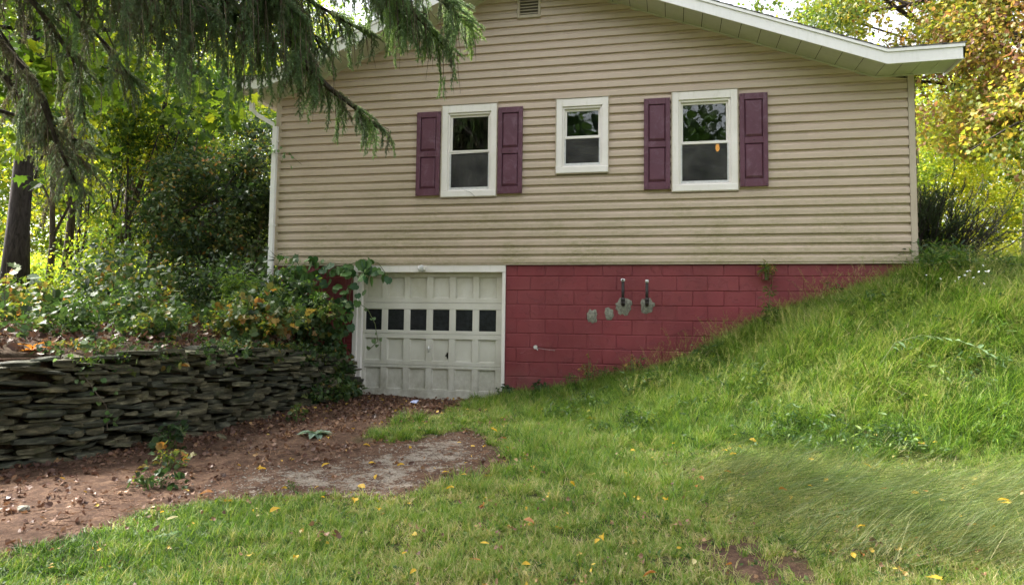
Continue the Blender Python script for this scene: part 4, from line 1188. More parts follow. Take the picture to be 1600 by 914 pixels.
# ---- left yard trees
def slim(label, x, y, r0, pts, ells, n, key, tint, seed, barkm='bark', limbs=8, scale=1.0, name="young_tree", thr=-.15, group=None, xl=()):
    g_ = h(x, y)
    tr = [(x, y, g_ - .1)] + [(x + a, y + b, g_ + c) for a, b, c in pts]
    return tree(name, label, "tree", (x, y, g_), tr, r0, [(x + a, y + b, g_ + c, d, e, f_) for a, b, c, d, e, f_ in ells], n, key, tint, .13, scale, group, barkm, limbs, thr, 1.6, seed, .5, xl)
slim("thick dark smooth trunk at the left edge of the yard", -5.1, 0, .205, [(.0, 0, 1.5), (.06, 0, 3.2), (.1, 0, 6), (.2, 0, 8.5)], [(.5, -.3, 3.8, 1.6, 1.6, 1.0), (.5, 0, 6.4, 2.6, 2.4, 2)], 520, 'green_maple', .35, 1.1, 'bark_dark', 12, 1.1, "old_tree")
slim("ropy grey stem close to the right of the dark trunk", -5.75, 1.3, .07, [(.05, 0, 1.2), (-.05, 0, 2.6), (.1, 0, 5)], [(.3, 0, 4.4, 1.2, 1.2, 1.5)], 160, 'ovate_bright', .4, 2.2)
slim("straight brown trunk beside the ropy grey stem", -6.1, 2, .10, [(.08, 0, 1.4), (.18, 0, 3.2), (.3, 0, 6)], [(.3, 0, 4.6, 1.6, 1.4, 1.8)], 240, 'ovate_bright', .45, 3.3)
slim("many-stemmed leaning thicket tree left of centre in the yard", -6.2, 3, .085, [(.4, 0, 1.0), (.8, 0, 2.2), (1.3, 0, 3.8)], [(.8, 0, 3.9, 1.8, 1.5, 1.3)], 260, 'ovate_bright', .55, 4.4, 'bark', 10,
     xl=[([(-6.2, 3, 1.2), (-5.6, 3, 2.0), (-4.7, 3, 3.2), (-4.0, 3.1, 4.2)], .06), ([(-6.2, 3, 1.2), (-6.2, 3, 2.4), (-5.8, 3, 3.6), (-5.7, 3, 5)], .05), ([(-6.2, 3, 1.2), (-6.7, 3, 2.3), (-7.0, 3, 3.6)], .045), ([(-6.1, 2.9, 1.2), (-5.2, 2.9, 1.9), (-4.6, 2.9, 2.5), (-3.9, 2.9, 3.0)], .035)])
slim("tall grey trunk standing behind the terrace weeds", -6.4, 4, .15, [(0, 0, 2), (.08, 0, 4.5), (.15, 0, 9)], [(.3, 0, 7, 2.2, 2, 2.5), (0, 0, 4.4, 1.3, 1.3, .8)], 420, 'ovate_bright', .5, 5.5)
slim("dark leaning trunk beside the wooden railing", -4.9, 3.0, .11, [(.05, 0, 1.2), (.0, 0, 2.6), (.25, 0, 5.2)], [(.4, 0, 4.4, 1.5, 1.3, 1.6)], 300, 'green_maple', .3, 6.6, 'bark_dark')
SAPL = ["forking low", "bent left", "the straightest", "with a kinked top", "leaning right", "the thinnest", "crossing its neighbour", "beside the ropy stem", "the shortest", "nearest the vine covered tree", "closest to the terrace weeds", "mossy"]
for i in range(12):
    x = -6.9 + i * .34 + fr_.uniform(-.1, .1); y = fr_.uniform(1.2, 4.2); g_ = h(x, y); l1, l2 = fr_.gauss(.1, .25), fr_.gauss(.2, .45)
    tree("sapling", "thin bare stemmed sapling in the left thicket, " + SAPL[i], "tree", (x, y, g_), [(x, y, g_ - .05), (x + l1 * .4, y, g_ + .8), (x + l1, y, g_ + 1.7), (x + l1 + l2 * .5, y, g_ + 2.7), (x + l1 + l2, y, g_ + 3.6)], fr_.uniform(.02, .045), [(x + l1 + l2 * .6, y, g_ + 3.1, .7, .6, .9), (x + l1 * .5, y, g_ + 1.6, .7, .5, .7)], 46, 'green_maple' if i % 3 == 0 else 'ovate_bright', .4, .15, .75, "thin saplings in the left thicket", 'bark_dark', 7, -.5, 1.0, i + 40.5)
# big dense bush against the left of the house
gx_ = h(-2.5, 1.9)
tree("vine_covered_tree", "dense dark green tree smothered in vines left of the downspout", "tree", (-2.5, 1.9, gx_), [(-2.5, 1.9, gx_ - .1), (-2.6, 1.9, 2.2), (-2.5, 1.9, 3.6)], .10,
     [(-2.6, 1.9, 3.0, 1.5, 1.1, 1.5), (-1.7, 1.9, 2.4, .9, .8, 1.3), (-3.3, 1.9, 3.3, 1.0, .9, 1.0), (-1.5, 2.0, 3.7, .8, .7, .9), (-3.4, 2.5, 2.0, 1.0, .5, .7), (-2.0, 2.3, 4.5, .9, .6, .7), (-3.6, 2.2, 4.1, .6, .5, .5), (-1.2, 1.7, 2.9, .5, .4, 1.1)], 1900, 'ovate_spray', .42, .22, 1.0, None, 'bark_dark', 18, -.02, 2.3, 8.8, .55)
# maple with big bright leaves above the upper left
gx_ = h(-2.6, -3.4)
tree("broadleaf_maple", "green maple reaching big bright leaves over the upper left", "tree", (-2.6, -3.4, gx_), [(-2.6, -3.4, gx_ - .1), (-2.5, -3.3, 3), (-2.2, -3.3, 6), (-2, -3.4, 8)], .17,
     [(-.2, -3.9, 3.75, .9, .6, .45), (-.3, -3.8, 2.95, .8, .6, .4), (-1.3, -3.4, 4.3, 1.5, 1.1, .9), (.6, -3.2, 3.55, .6, .5, .4), (-1.0, -2.6, 6.2, 2.4, 2.0, 1.2)], 520, 'maple_spray', .18, .16, 1.0, None, 'bark_dark', 12, -.3, 1.4, 9.9, .35,
     extra_limbs=[([(-2.4, -3.3, 3.6), (-1.2, -3.7, 4.0), (-.2, -3.9, 3.95), (.5, -3.6, 3.7)], .045)])

# ---- the big spruce: trunk left of the picture, long drooping limbs in front of the roof
SP = Vector((-.9, -6.2, 0)); gz_ = h(SP.x, SP.y)
spruce = empty("norway_spruce", (SP.x, SP.y, gz_), "old spruce hanging long drooping limbs in front of the left gable", "tree")
mb = MB(); mb.tube([(SP.x, SP.y, gz_ - .15), (SP.x, SP.y, 1.6), (SP.x + .05, SP.y, 5), (SP.x + .1, SP.y, 9.5), (SP.x + .1, SP.y, 13)], [.34, .26, .2, .12, .03], 12); mb.build("trunk", MAT['bark_dark'], spruce, True)
def TR(z): return (SP.x + .06, SP.y, z)
LIMBS = [  # polyline, radius, hanging length range, density, tint, lit flag (sunlight put into the tip tint)
    ([TR(6.6), (.8, -5.8, 6.3), (2.2, -5.35, 5.2), (2.74, -4.95, 4.2), (2.72, -4.51, 3.68), (2.80, -4.28, 3.48), (2.92, -4.04, 3.34), (3.06, -3.79, 3.22), (3.20, -3.56, 3.08)], .055, .16, .42, 34, .55, 0),
    ([TR(7.6), (1.0, -5.7, 7.0), (2.4, -5.3, 5.7), (3.28, -4.53, 4.62), (3.61, -4.14, 4.30), (3.92, -3.76, 4.24), (4.10, -3.50, 4.10)], .05, .45, 1.15, 36, .58, 1),
    ([TR(7.2), (1.1, -5.6, 6.4), (2.6, -4.8, 5.2), (3.35, -4.2, 4.5), (3.62, -3.82, 4.15), (3.88, -3.53, 3.88)], .04, .45, 1.1, 34, .55, 1),
    ([TR(6.2), (.6, -6.0, 5.6), (1.7, -5.9, 4.6), (2.15, -5.7, 4.05), (2.45, -5.2, 3.85), (2.58, -4.95, 3.65)], .05, .8, 1.9, 38, .34, 0),
    ([TR(5.6), (.5, -6.3, 5.2), (1.5, -6.4, 4.3), (2.05, -6.2, 3.95), (2.35, -5.75, 3.75), (2.44, -5.4, 3.6)], .045, .45, .9, 30, .3, 0),
    ([TR(6.4), (1.0, -5.5, 6.0), (2.2, -4.9, 4.9), (2.55, -4.5, 4.25), (2.6, -4.2, 3.9), (2.62, -3.95, 3.65)], .04, .6, 1.4, 36, .45, 0),
    ([TR(6.1), (.8, -5.4, 5.6), (1.8, -4.8, 4.6), (2.15, -4.5, 4.05), (2.35, -4.2, 3.75)], .035, .5, 1.3, 34, .4, 0),
    ([TR(6.8), (.5, -5.6, 6.4), (1.6, -5.0, 5.4), (2.3, -4.6, 4.6), (2.75, -4.2, 4.15), (3.15, -3.9, 3.95)], .045, .4, .9, 32, .40, 0),
    ([TR(5.2), (.2, -6.2, 4.6), (1.0, -6.0, 3.9), (1.35, -5.8, 3.55), (1.45, -5.5, 3.2), (1.3, -5.2, 2.8)], .04, .25, .6, 26, .22, 0),
    ([TR(4.6), (.1, -6.0, 4.2), (.9, -5.9, 3.5), (1.2, -5.6, 3.0), (1.15, -5.3, 2.55), (1.05, -5.0, 2.3)], .035, .2, .5, 24, .15, 0),
    ([TR(5.9), (.3, -5.6, 5.3), (1.1, -5.1, 4.4), (1.4, -4.8, 3.9), (1.62, -4.5, 3.6)], .035, .3, .7, 26, .28, 0),
    ([TR(6.0), (.3, -5.7, 5.8), (1.4, -5.4, 5.0), (1.9, -5.0, 4.3), (2.1, -4.7, 3.8)], .035, .35, .8, 28, .34, 0),
    ([TR(7.9), (.8, -5.1, 7.6), (2.0, -4.2, 6.4), (2.8, -3.6, 5.2), (3.2, -3.3, 4.6), (3.5, -3.1, 4.35)], .04, .35, .8, 30, .5, 0),
    ([TR(6.4), (.9, -5.4, 6.0), (2.0, -4.9, 5.0), (2.5, -4.5, 4.35), (2.75, -4.3, 3.95), (2.85, -4.1, 3.7)], .045, .4, .9, 34, .34, 0),
    ([TR(6.6), (.8, -5.9, 6.2), (1.9, -5.5, 5.0), (2.4, -5.2, 4.3), (2.75, -5.0, 3.95), (2.95, -4.75, 3.75)], .045, .6, 1.5, 36, .42, 0),
    ([TR(7.4), (1.0, -5.4, 7.0), (2.3, -4.7, 5.6), (2.9, -4.3, 4.8), (3.3, -4.0, 4.35), (3.55, -3.75, 4.1)], .04, .35, .8, 32, .52, 1),
    ([TR(5.6), (.4, -5.8, 5.2), (1.2, -5.3, 4.4), (1.6, -5.0, 3.95), (1.95, -4.8, 3.7)], .04, .35, .75, 30, .30, 0),
    ([TR(5.0), (-.1, -5.7, 4.5), (.45, -5.3, 3.6), (.65, -5.0, 3.1), (.55, -4.7, 2.75)], .03, .2, .55, 26, .16, 0),
    ([TR(4.4), (-.1, -5.6, 3.9), (.4, -5.1, 3.2), (.5, -4.8, 2.8), (.75, -4.5, 2.55)], .03, .2, .5, 26, .18, 0),
    ([TR(5.4), (.0, -5.4, 4.9), (.5, -4.9, 4.2), (.9, -4.6, 3.7), (1.05, -4.4, 3.4)], .03, .25, .6, 26, .2, 0),
    ([TR(3.4), (-.2, -5.5, 3.1), (.5, -5.0, 2.9), (.8, -4.7, 2.75)], .028, .15, .35, 18, .15, 0),
]
sp_r = random.Random(77)
SPt, SRt, SSt, STt = [], [], [], []
dead = MB()
for (pl, ra, h0, h1, dn, ti, lit) in LIMBS:
    mb = MB(); n = len(pl); mb.tube(pl, [ra * (1 - .85 * i / (n - 1)) + .004 for i in range(n)], 7, True); mb.build("limb", MAT['bark_dark'], spruce, True)
    pv = [Vector(p) for p in pl]
    d = [0]
    for i in range(n - 1): d.append(d[-1] + (pv[i + 1] - pv[i]).length)
    start = d[-1] * .30
    num = int((d[-1] - start) * dn * (.5 if ti < .25 else .74))
    for j in range(num):
        s_ = start + (d[-1] - start) * (j + sp_r.random()) / num; k = max(i for i in range(n) if d[i] <= s_ + 1e-6); k = min(k, n - 2)
        p = pv[k].lerp(pv[k + 1], (s_ - d[k]) / (d[k + 1] - d[k])); ax = (pv[k + 1] - pv[k]).normalized()
        side = ax.cross(Vector((0, 0, 1))).normalized() * (1 if sp_r.random() < .5 else -1)
        u = (s_ - start) / (d[-1] - start)
        out_ = sp_r.uniform(.04, .40) * (1.1 - .75 * u)
        hl = sp_r.uniform(h0, h1) * (1.05 - .62 * u)
        e = p + side * out_ + ax * out_ * .9 - Vector((0, 0, .12 * out_))
        # twig out, then hanging down
        tip = e - Vector((0, 0, hl)) + ax * .06
        dead.tube([p, e, e.lerp(tip, .5) + Vector((sp_r.gauss(0, .015), sp_r.gauss(0, .015), 0)), tip], [.006, .005, .0035, .0015], 4, False)
        # needles on outgoing twig
        def add(pos, dirv_, sc, tn):
            q = Vector(dirv_).to_track_quat('X', 'Z').to_euler('XYZ')
            SPt.append(tuple(pos)); SRt.append((q.x + 0, q.y, q.z)); SSt.append(sc); STt.append(tn)
        tn0 = max(ti, .28) - .02 + sp_r.gauss(0, .13) + .25 * (u - .6)
        add(p, (e - p), sp_r.uniform(.6, .9), tn0)
        m_ = max(1, int(hl / .22))
        for q_ in range(m_):
            f = (q_ + .2 * sp_r.random()) / m_
            if ti < .25 and sp_r.random() < .35: continue
            pos = e.lerp(tip, f); dv = Vector((sp_r.gauss(0, .25), sp_r.gauss(0, .25), -1))
            add(pos, dv, sp_r.uniform(.55, .95), tn0 + .08 * f + (.18 if (f > .7 and u > .5) else 0))  # outer hanging ends get a paler tint, painted as sunlit
    # bushy tip, tinted brighter to paint in sunlight, more where lit
    for j in range(9 if lit else 6):
        dv = (pv[-1] - pv[-2]).normalized() + Vector((sp_r.gauss(0, .45), sp_r.gauss(0, .45), sp_r.gauss(-.1, .3)))
        SPt.append(tuple(pv[-1] - (pv[-1] - pv[-2]).normalized() * sp_r.uniform(0, .35))); q = dv.to_track_quat('X', 'Z').to_euler('XYZ'); SRt.append(tuple(q)); SSt.append(sp_r.uniform(.5, .85)); STt.append(ti + .15 + (.2 if lit else .1) + sp_r.gauss(0, .08))
o = dead.build("hanging_twigs", MAT['twig'], spruce); o['kind'] = 'stuff'
scatter("needles", 'spruce_hang', SPt, SRt, SSt, np.clip(STt, 0, 1), spruce)
# upper crown, above the frame: whorls of plain limbs with needle sprays
up = MB(); UP, UR, US = [], [], []
for k in range(34):
    z = 5.5 + k * .21; an = k * 2.4; L = (13.2 - z) * .5
    if -1.2 < ((an + math.pi) % (2 * math.pi) - math.pi) < 1.3 and z < 8.3: continue
    a = Vector(TR(z)); b = a + Vector((math.cos(an) * L, math.sin(an) * L, -.28 * L)); up.tube([a, a.lerp(b, .5) + Vector((0, 0, .1 * L)), b], [.04, .025, .006], 5, False)
    for j in range(int(L * 13)):
        t = sp_r.uniform(.25, 1); p = a.lerp(b, t) + Vector((sp_r.gauss(0, .22), sp_r.gauss(0, .22), .1 * L * math.sin(math.pi * t) + sp_r.uniform(-.5, .05)))
        UP.append(tuple(p)); q = Vector((sp_r.gauss(0, .4), sp_r.gauss(0, .4), -.9)).to_track_quat('X', 'Z').to_euler(); UR.append(tuple(q)); US.append(sp_r.uniform(.9, 1.4))
up.build("upper_limbs", MAT['bark_dark'], spruce)['kind'] = 'stuff'
scatter("upper_needles", 'spruce_hang', UP, UR, US, np.clip(.4 + NR.normal(0, .1, len(UP)), 0, 1), spruce)

# ---- right: copper maple and companions
def copper(P, tv):
    # the copper side of the crown hangs low and to the right
    return tv + .36 * np.clip((P[:, 0] - 11.8) / 3, -.8, .9) * (P[:, 2] > 5) - .10 * (P[:, 2] < 5.0)
gx_ = h(15.5, 8.5)
tree("copper_maple", "large maple turning yellow and copper behind the right eave", "tree", (15.5, 8.5, gx_), [(15.5, 8.5, gx_ - .2), (15.3, 8.4, 4.5), (14.8, 8.2, 7), (14.5, 8, 11)], .34,
     [(13.6, 7.2, 7.2, 2.8, 1.8, 1.9), (11.2, 7.6, 8.0, 2.8, 1.5, 1.3), (13.4, 5.8, 5.3, 2.0, 1.4, 1.3), (15.5, 6.6, 5.6, 2.0, 1.6, 1.8), (10.2, 8.6, 9.6, 2.2, 1.4, 1.0), (14.5, 8, 10, 4, 2.6, 2), (12.2, 6.6, 6.2, 1.4, 1.2, 1.3), (14.2, 5.4, 4.0, 1.4, .9, .9)],
     2700, 'copper_spray', .46, .15, 1.15, None, 'bark_dark', 26, -.25, 1.2, 3.1, .4,
     extra_limbs=[([(15.1, 8.3, 6.2), (13.9, 7.4, 7.6), (12.6, 7.1, 7.7), (11.2, 7.0, 7.2), (10.0, 7.2, 7.0)], .085), ([(15.3, 8.4, 5.0), (14.0, 6.6, 5.4), (12.8, 5.6, 5.2), (11.8, 5.2, 4.6)], .06), ([(15.0, 8.3, 7), (14, 7.5, 8.6), (12.6, 7.4, 8.9), (11, 7.8, 8.8)], .07)], tfun=copper)
for i, (x, y, hh, la, ti) in enumerate([(13.2, 13, 8, "leafy lime green tree filling the gap below the copper maple", .5), (16.5, 14, 9, "yellow green tree at the right edge behind the copper maple", .62), (12.4, 16, 7.5, "lime tree seen just past the right corner of the house", .42), (19.5, 16, 9, "far yellow tree at the right edge beyond the bank", .7)]):
    g_ = h(x, y)
    tree("lime_green_tree", la, "tree", (x, y, g_), [(x, y, g_ - .1), (x + .1, y, g_ + 2.4), (x, y, g_ + hh * .7), (x, y, g_ + hh)], .13, [(x, y, g_ + hh * .45, 2.2, 1.8, hh * .36), (x - .6, y, g_ + 2.4, 1.8, 1.4, 1.6)], 620, 'ovate_bright', ti, .13, 1.25, None, 'bark_pale', 10, -.25, 1.0, i + 20.5)
# wiry juniper by the corner
jx, jy = 10.0, 1.5; jz = h(jx, jy)
jun = empty("juniper_bush", (jx, jy, jz), "wiry dark juniper with bare spreading branches by the right corner", "bush")
mb = MB(); JP, JR, JS, JT = [], [], [], []; jr = random.Random(31)
for i in range(110):
    an = jr.gauss(.15, .62); L = jr.uniform(.5, 1.75) * (1 if an > .2 else .75)
    yy = jr.uniform(-.5, .5)
    d = Vector((math.sin(an + .25) * 1.0, yy * .7, math.cos(an + .25) * .75)).normalized()
    a = Vector((jx - .25 + jr.uniform(-.25, .3), jy + yy * .3, jz)); b = a + d * L * .6; c = a + d * L + Vector((0, 0, .12))
    mb.tube([a, b, c], [.016, .010, .003], 4, False)
    for j in range(5):
        t = jr.uniform(.3, .95); p = a.lerp(c, t); e = p + (d + Vector((jr.gauss(0, .5), jr.gauss(0, .4), jr.gauss(.1, .4)))) * .25; mb.tube([p, e], [.005, .002], 3, False)
        dens = 1.0 if c.x < jx + .15 else .45
        if jr.random() < dens:
            JP.append(tuple(p.lerp(e, .6))); q = (e - p).to_track_quat('X', 'Z').to_euler(); JR.append(tuple(q)); JS.append(jr.uniform(.7, 1.2)); JT.append(jr.uniform(.1, .7) if c.x > jx else jr.uniform(.35, .95))
    if c.x < jx + .1:
        for j in range(4):
            p = a.lerp(c, jr.uniform(.6, 1)); JP.append(tuple(p)); q = (d + Vector((jr.gauss(0, .5), jr.gauss(0, .5), jr.gauss(0, .5)))).to_track_quat('X', 'Z').to_euler(); JR.append(tuple(q)); JS.append(jr.uniform(.8, 1.3)); JT.append(jr.uniform(.4, .95))
mb.build("branch_tangle", MAT['bark_dark'], jun, False)['kind'] = 'stuff'
scatter("needles", 'juniper_spray', JP, JR, JS, JT, jun)
# railing beyond the yard
rl = empty("wooden_railing", (-4.4, 3.6, 1.6), "old dark wooden railing half hidden by vines left of the house", "railing")
rz = h(-4.4, 3.6)
mb = MB(); mb.box(-5.2, -3.3, 3.57, 3.66, 2.60, 2.66); mb.build("top_rail", MAT['darkwood'], rl)
mb = MB(); mb.box(-5.2, -3.3, 3.58, 3.65, 2.44, 2.50); mb.build("middle_rail", MAT['darkwood'], rl)
for i in range(12):
    mb = MB(); x = -5.15 + i * .16; mb.box(x, x + .04, 3.60, 3.63, rz - .05, 2.44); mb.build("baluster", MAT['darkwood'], rl)
for x in (-5.2, -3.35):
    mb = MB(); mb.box(x - .05, x + .05, 3.56, 3.67, rz - .1, 2.70); mb.build("post", MAT['darkwood'], rl)

# ---- understory plants: stems with sprays
def plant(name, label, cat, x, y, rad, ht, n, key, tint, scale=1.0, stems=7, lean=(0, 0), group=None, stemm='stem', tsd=.15, thr=-.6, z0=None, base_frac=.1):
    g_ = h(x, y) if z0 is None else z0
    root = empty(name, (x, y, g_), label, cat, group)
    pr = random.Random(int(abs(x * 131 + y * 717)) + n)
    tips = []; mb = MB(); P = []; RT = []
    for i in range(stems):
        a = pr.uniform(0, 6.28); rr = rad * pr.random() ** .5
        bx_, by_ = x + .25 * rr * math.cos(a), y + .25 * rr * math.sin(a)
        b = Vector((bx_, by_, g_ if z0 is not None else h(bx_, by_))); t = Vector((x + rr * math.cos(a) + lean[0], y + rr * math.sin(a) + lean[1], b.z + ht * pr.uniform(.55, 1.0) * (1 - .35 * (rr / rad) ** 2)))
        m_ = b.lerp(t, .55) + Vector((-lean[0] * .2, -lean[1] * .2, ht * .12)); c = [b - Vector((0, 0, .03)), b.lerp(m_, .5), m_, t]
        mb.tube(c, [.007, .006, .004, .002], 4, False); tips.append(c)
    mb.build("stem", MAT[stemm], root)
    for i in range(n):
        c = tips[i % stems]; u = base_frac + (1 - base_frac) * pr.random() ** .7; k = min(2, int(u * 3)); q = c[k].lerp(c[k + 1], u * 3 - k)
        q = q + Vector((pr.gauss(0, .22), pr.gauss(0, .22), pr.gauss(0, .12))) * rad * .6
        P.append((q.x, q.y, max(q.z, h(q.x, q.y) + .02 if z0 is None else q.z)))
    P = np.array(P)
    scatter("foliage", key, P, rrot(len(P), .45), NR.uniform(.7, 1.25, len(P)) * scale, np.clip(tint + NR.normal(0, tsd, len(P)), 0, 1), root)
    return root
PL = [
 ("bramble_thicket", "bramble thicket spilling over the wall beside the garage frame", "bramble", .72, -.7, .62, 1.0, 190, 'small_spray', .42, 1.45, 22, (.22, -.25)),
 ("bramble_thicket", "yellowing brambles on the wall top right of its middle", "bramble", .45, -1.6, .6, .7, 140, 'small_spray', .6, 1.4, 16, (.35, -.1)),
 ("raspberry_patch", "green raspberry leaves below the downspout", "bramble", .2, -.5, .55, 1.2, 170, 'small_spray', .38, 1.6, 18, (.15, -.1)),
 ("tall_weed", "narrow leaved tall weeds crowding the downspout foot", "weed", -.45, -.35, .42, 1.25, 80, 'lance_spray', .45, 1.1, 14, (0, -.1)),
 ("leafy_shrub", "pale broad leaved shrub in the middle of the terrace", "shrub", -1.9, -1.3, .75, 1.35, 60, 'ovate_spray', .45, 1.15, 10, (.1, -.1)),
 ("leafy_shrub", "low green shrub on the wall top under the railing", "shrub", -.5, -2.2, .6, .8, 70, 'small_spray', .5, 1.3, 10, (0, 0)),
 ("leafy_shrub", "dull yellow shrub in front of the tall grey trunk", "shrub", -2.7, -.3, .8, 1.1, 60, 'small_spray', .72, 1.7, 10, (0, 0)),
 ("leafy_shrub", "dark knee high shrub below the vine covered tree", "shrub", -1.3, .2, .8, 1.3, 100, 'ovate_spray', .35, .9, 12, (0, 0)),
 ("leafy_shrub", "sparse shrub with a few orange leaves at the foot of the thin stems", "shrub", -2.3, -2.5, .6, .8, 55, 'small_spray', .72, 1.7, 8, (0, 0)),
 ("bramble_thicket", "brambles hanging over the stones just left of the garage corner", "bramble", 1.12, -.85, .45, .38, 120, 'small_spray', .45, 1.2, 12, (.22, -.1)),
 ("bramble_thicket", "loose brambles leaning out above the middle of the stone wall", "bramble", .15, -2.8, .45, .5, 75, 'small_spray', .5, 1.3, 10, (.15, 0)),
 ("fern_clump", "yellow green fern clump at the left edge behind the wall", "fern", -1.9, -3.6, .6, .6, 60, 'lance_spray', .62, 1.1, 14, (0, 0)),
 ("bramble_thicket", "dark brambles on the wall top near the wilted orange plant", "bramble", -.3, -3.6, .45, .55, 45, 'small_spray', .4, 1.4, 8, (.1, 0)),
 ("leafy_shrub", "bushy green shrub between the raspberry and the vine covered tree", "shrub", -.75, .55, .6, 1.5, 110, 'ovate_spray', .28, 1.0, 10, (0, 0)),
 ("leafy_shrub", "lime leaved shrub far back between the thin trunks", "shrub", -4.3, .8, 1.0, 1.4, 90, 'ovate_bright', .42, .8, 9, (0, 0)),
 ("leafy_shrub", "shadowy shrub at the left edge beyond the thick dark trunk", "shrub", -7.2, 1.6, 1.1, 1.3, 90, 'ovate_bright', .35, .8, 9, (0, 0)),
 ("goldenrod_clump", "spray of green weeds tucked under the right corner post", "weed", 9.35, -.15, .40, .55, 60, 'lance_spray', .42, 1.0, 12, (0, 0)),
 ("goldenrod_clump", "leafy weeds in front of the juniper", "weed", 9.75, .55, .45, .5, 60, 'lance_spray', .35, 1.0, 12, (0, 0)),
 ("ground_ivy_patch", "low dark leafy weeds at the bank foot on the right", "weed", 8.1, -2.75, .45, .16, 80, 'weed_spray', .25, .9, 12, (0, 0)),
 ("ground_ivy_patch", "round leaved weeds at the bank foot towards the middle", "weed", 7.2, -2.55, .35, .16, 55, 'weed_spray', .32, .9, 10, (0, 0)),
 ("leafy_weed", "leafy dark weed halfway up the bank below the pipes", "weed", 5.9, -.95, .22, .22, 34, 'weed_spray', .28, 1.0, 8, (0, 0)),
 ("leafy_weed", "dark green weed clump at the left foot of the bank", "weed", 5.6, -1.9, .25, .16, 30, 'weed_spray', .25, 1.0, 8, (0, 0)),
 ("leafy_weed", "small leafy tuft at the foot of the right garage casing", "weed", 3.78, -.1, .16, .13, 26, 'small_spray', .3, .8, 6, (0, 0)),
 ("leafy_weed", "weeds rooted along the maroon wall right of the garage", "weed", 4.25, -.12, .2, .14, 26, 'small_spray', .35, .8, 6, (0, 0)),
 ("dry_weed", "dry yellow flowering weed against the maroon blocks", "weed", 4.95, -.12, .16, .5, 24, 'small_spray', .88, .42, 9, (0, 0)),
 ("dry_weed", "second dry weed against the blocks below the two pipes", "weed", 5.55, -.14, .14, .36, 18, 'small_spray', .82, .42, 7, (0, 0)),
 ("leafy_weed", "upright green weed sprouting from the block wall under the siding", "weed", 7.33, -.10, .06, .22, 12, 'lance_spray', .5, .55, 5, (0, 0)),
 ("leafy_weed", "tall thin weed standing before the maroon wall near the bank top", "weed", 7.28, -.45, .08, .85, 16, 'lance_spray', .45, .6, 3, (0, 0)),
 ("seedling", "dark stemmed maple seedling sprouting in front of the stone wall", "seedling", 1.25, -3.9, .12, .30, 9, 'small_spray', .35, 1.3, 3, (0, 0)),
 ("seedling", "yellow speckled weed in the middle of the brown dirt", "seedling", 1.75, -4.55, .18, .22, 16, 'small_spray', .68, .8, 5, (0, 0)),
 ("seedling", "low seedlings where the dirt meets the front grass", "seedling", 2.05, -5.1, .22, .12, 12, 'small_spray', .3, .8, 5, (0, 0)),
 ("seedling", "small green sprig near the foot of the wall by the garage", "seedling", 1.75, -2.4, .09, .3, 9, 'small_spray', .48, .75, 3, (0, 0)),
 ("seedling", "tiny sprout on the pale gravel", "seedling", 3.2, -5.0, .03, .10, 3, 'small_spray', .35, .6, 2, (0, 0)),
 ("bramble_thicket", "raspberry canes pressed against the left garage casing", "bramble", 1.12, -.35, .30, .85, 80, 'small_spray', .36, 1.2, 10, (.05, -.05)),
 ("leafy_weed", "green weeds at the lower right end of the stone wall", "weed", 1.45, -.35, .16, .3, 26, 'small_spray', .42, 1.0, 8, (0, 0)),
]
for (nm, la, ca, x, y, rad, ht, n, key, ti, sc, st_, le) in PL:
    plant(nm, la, ca, x, y, rad, ht, n, key, ti, sc, st_, le, z0=(1.78 if 'sprouting from the block' in la else None))

# vine over the garage corner, hanging leaves one by one
def single_leaf(kind, size, mt, name="leaf"):
    T = SH[kind] * size; v = T.reshape(-1, 3)
    me = bpy.data.meshes.new(name); me.from_pydata([tuple(p) for p in v], [], [(3 * i, 3 * i + 1, 3 * i + 2) for i in range(len(T))]); me.materials.append(mt); return me
vine = empty("grape_vine", (1.0, -.1, .8), "grape vine trailing large leaves across the garage door corner", "vine")
vm = [single_leaf('grape', .15, MAT['green_leaf']), single_leaf('grape', .12, MAT['green_leaf']), single_leaf('grape', .11, MAT['pale_green_leaf']), single_leaf('grape', .13, m_solid_leaf("deep_green_leaf", (.045, .12, .045)))]
RUN = [([(.45, -.2, 1.1), (.5, -.14, 1.75), (.8, -.12, 1.93), (1.15, -.12, 1.95), (1.35, -.13, 1.9), (1.30, -.14, 1.55), (1.28, -.14, 1.3)], 40, .09),
       ([(1.2, -.12, 1.95), (1.5, -.13, 2.06), (1.75, -.14, 2.0), (1.86, -.14, 1.86), (1.88, -.15, 1.74)], 11, .05),
       ([(1.5, -.13, 2.06), (1.62, -.15, 1.92), (1.60, -.16, 1.74)], 12, .055), ([(1.12, -.13, 1.0), (1.4, -.14, 1.42), (1.58, -.10, 1.30), (1.70, -.09, 1.08), (1.75, -.08, .82), (1.6, -.08, .68)], 13, .045),
       ([(.1, -.15, 1.3), (.2, -.15, 1.8), (.5, -.14, 1.98), (.8, -.13, 2.02)], 22, .10), ([(1.0, -.2, .8), (1.15, -.18, 1.2), (1.2, -.15, 1.6)], 20, .10), ([(.75, -.2, 1.0), (.85, -.16, 1.5), (.8, -.14, 1.9)], 16, .12)]
vr = random.Random(41)
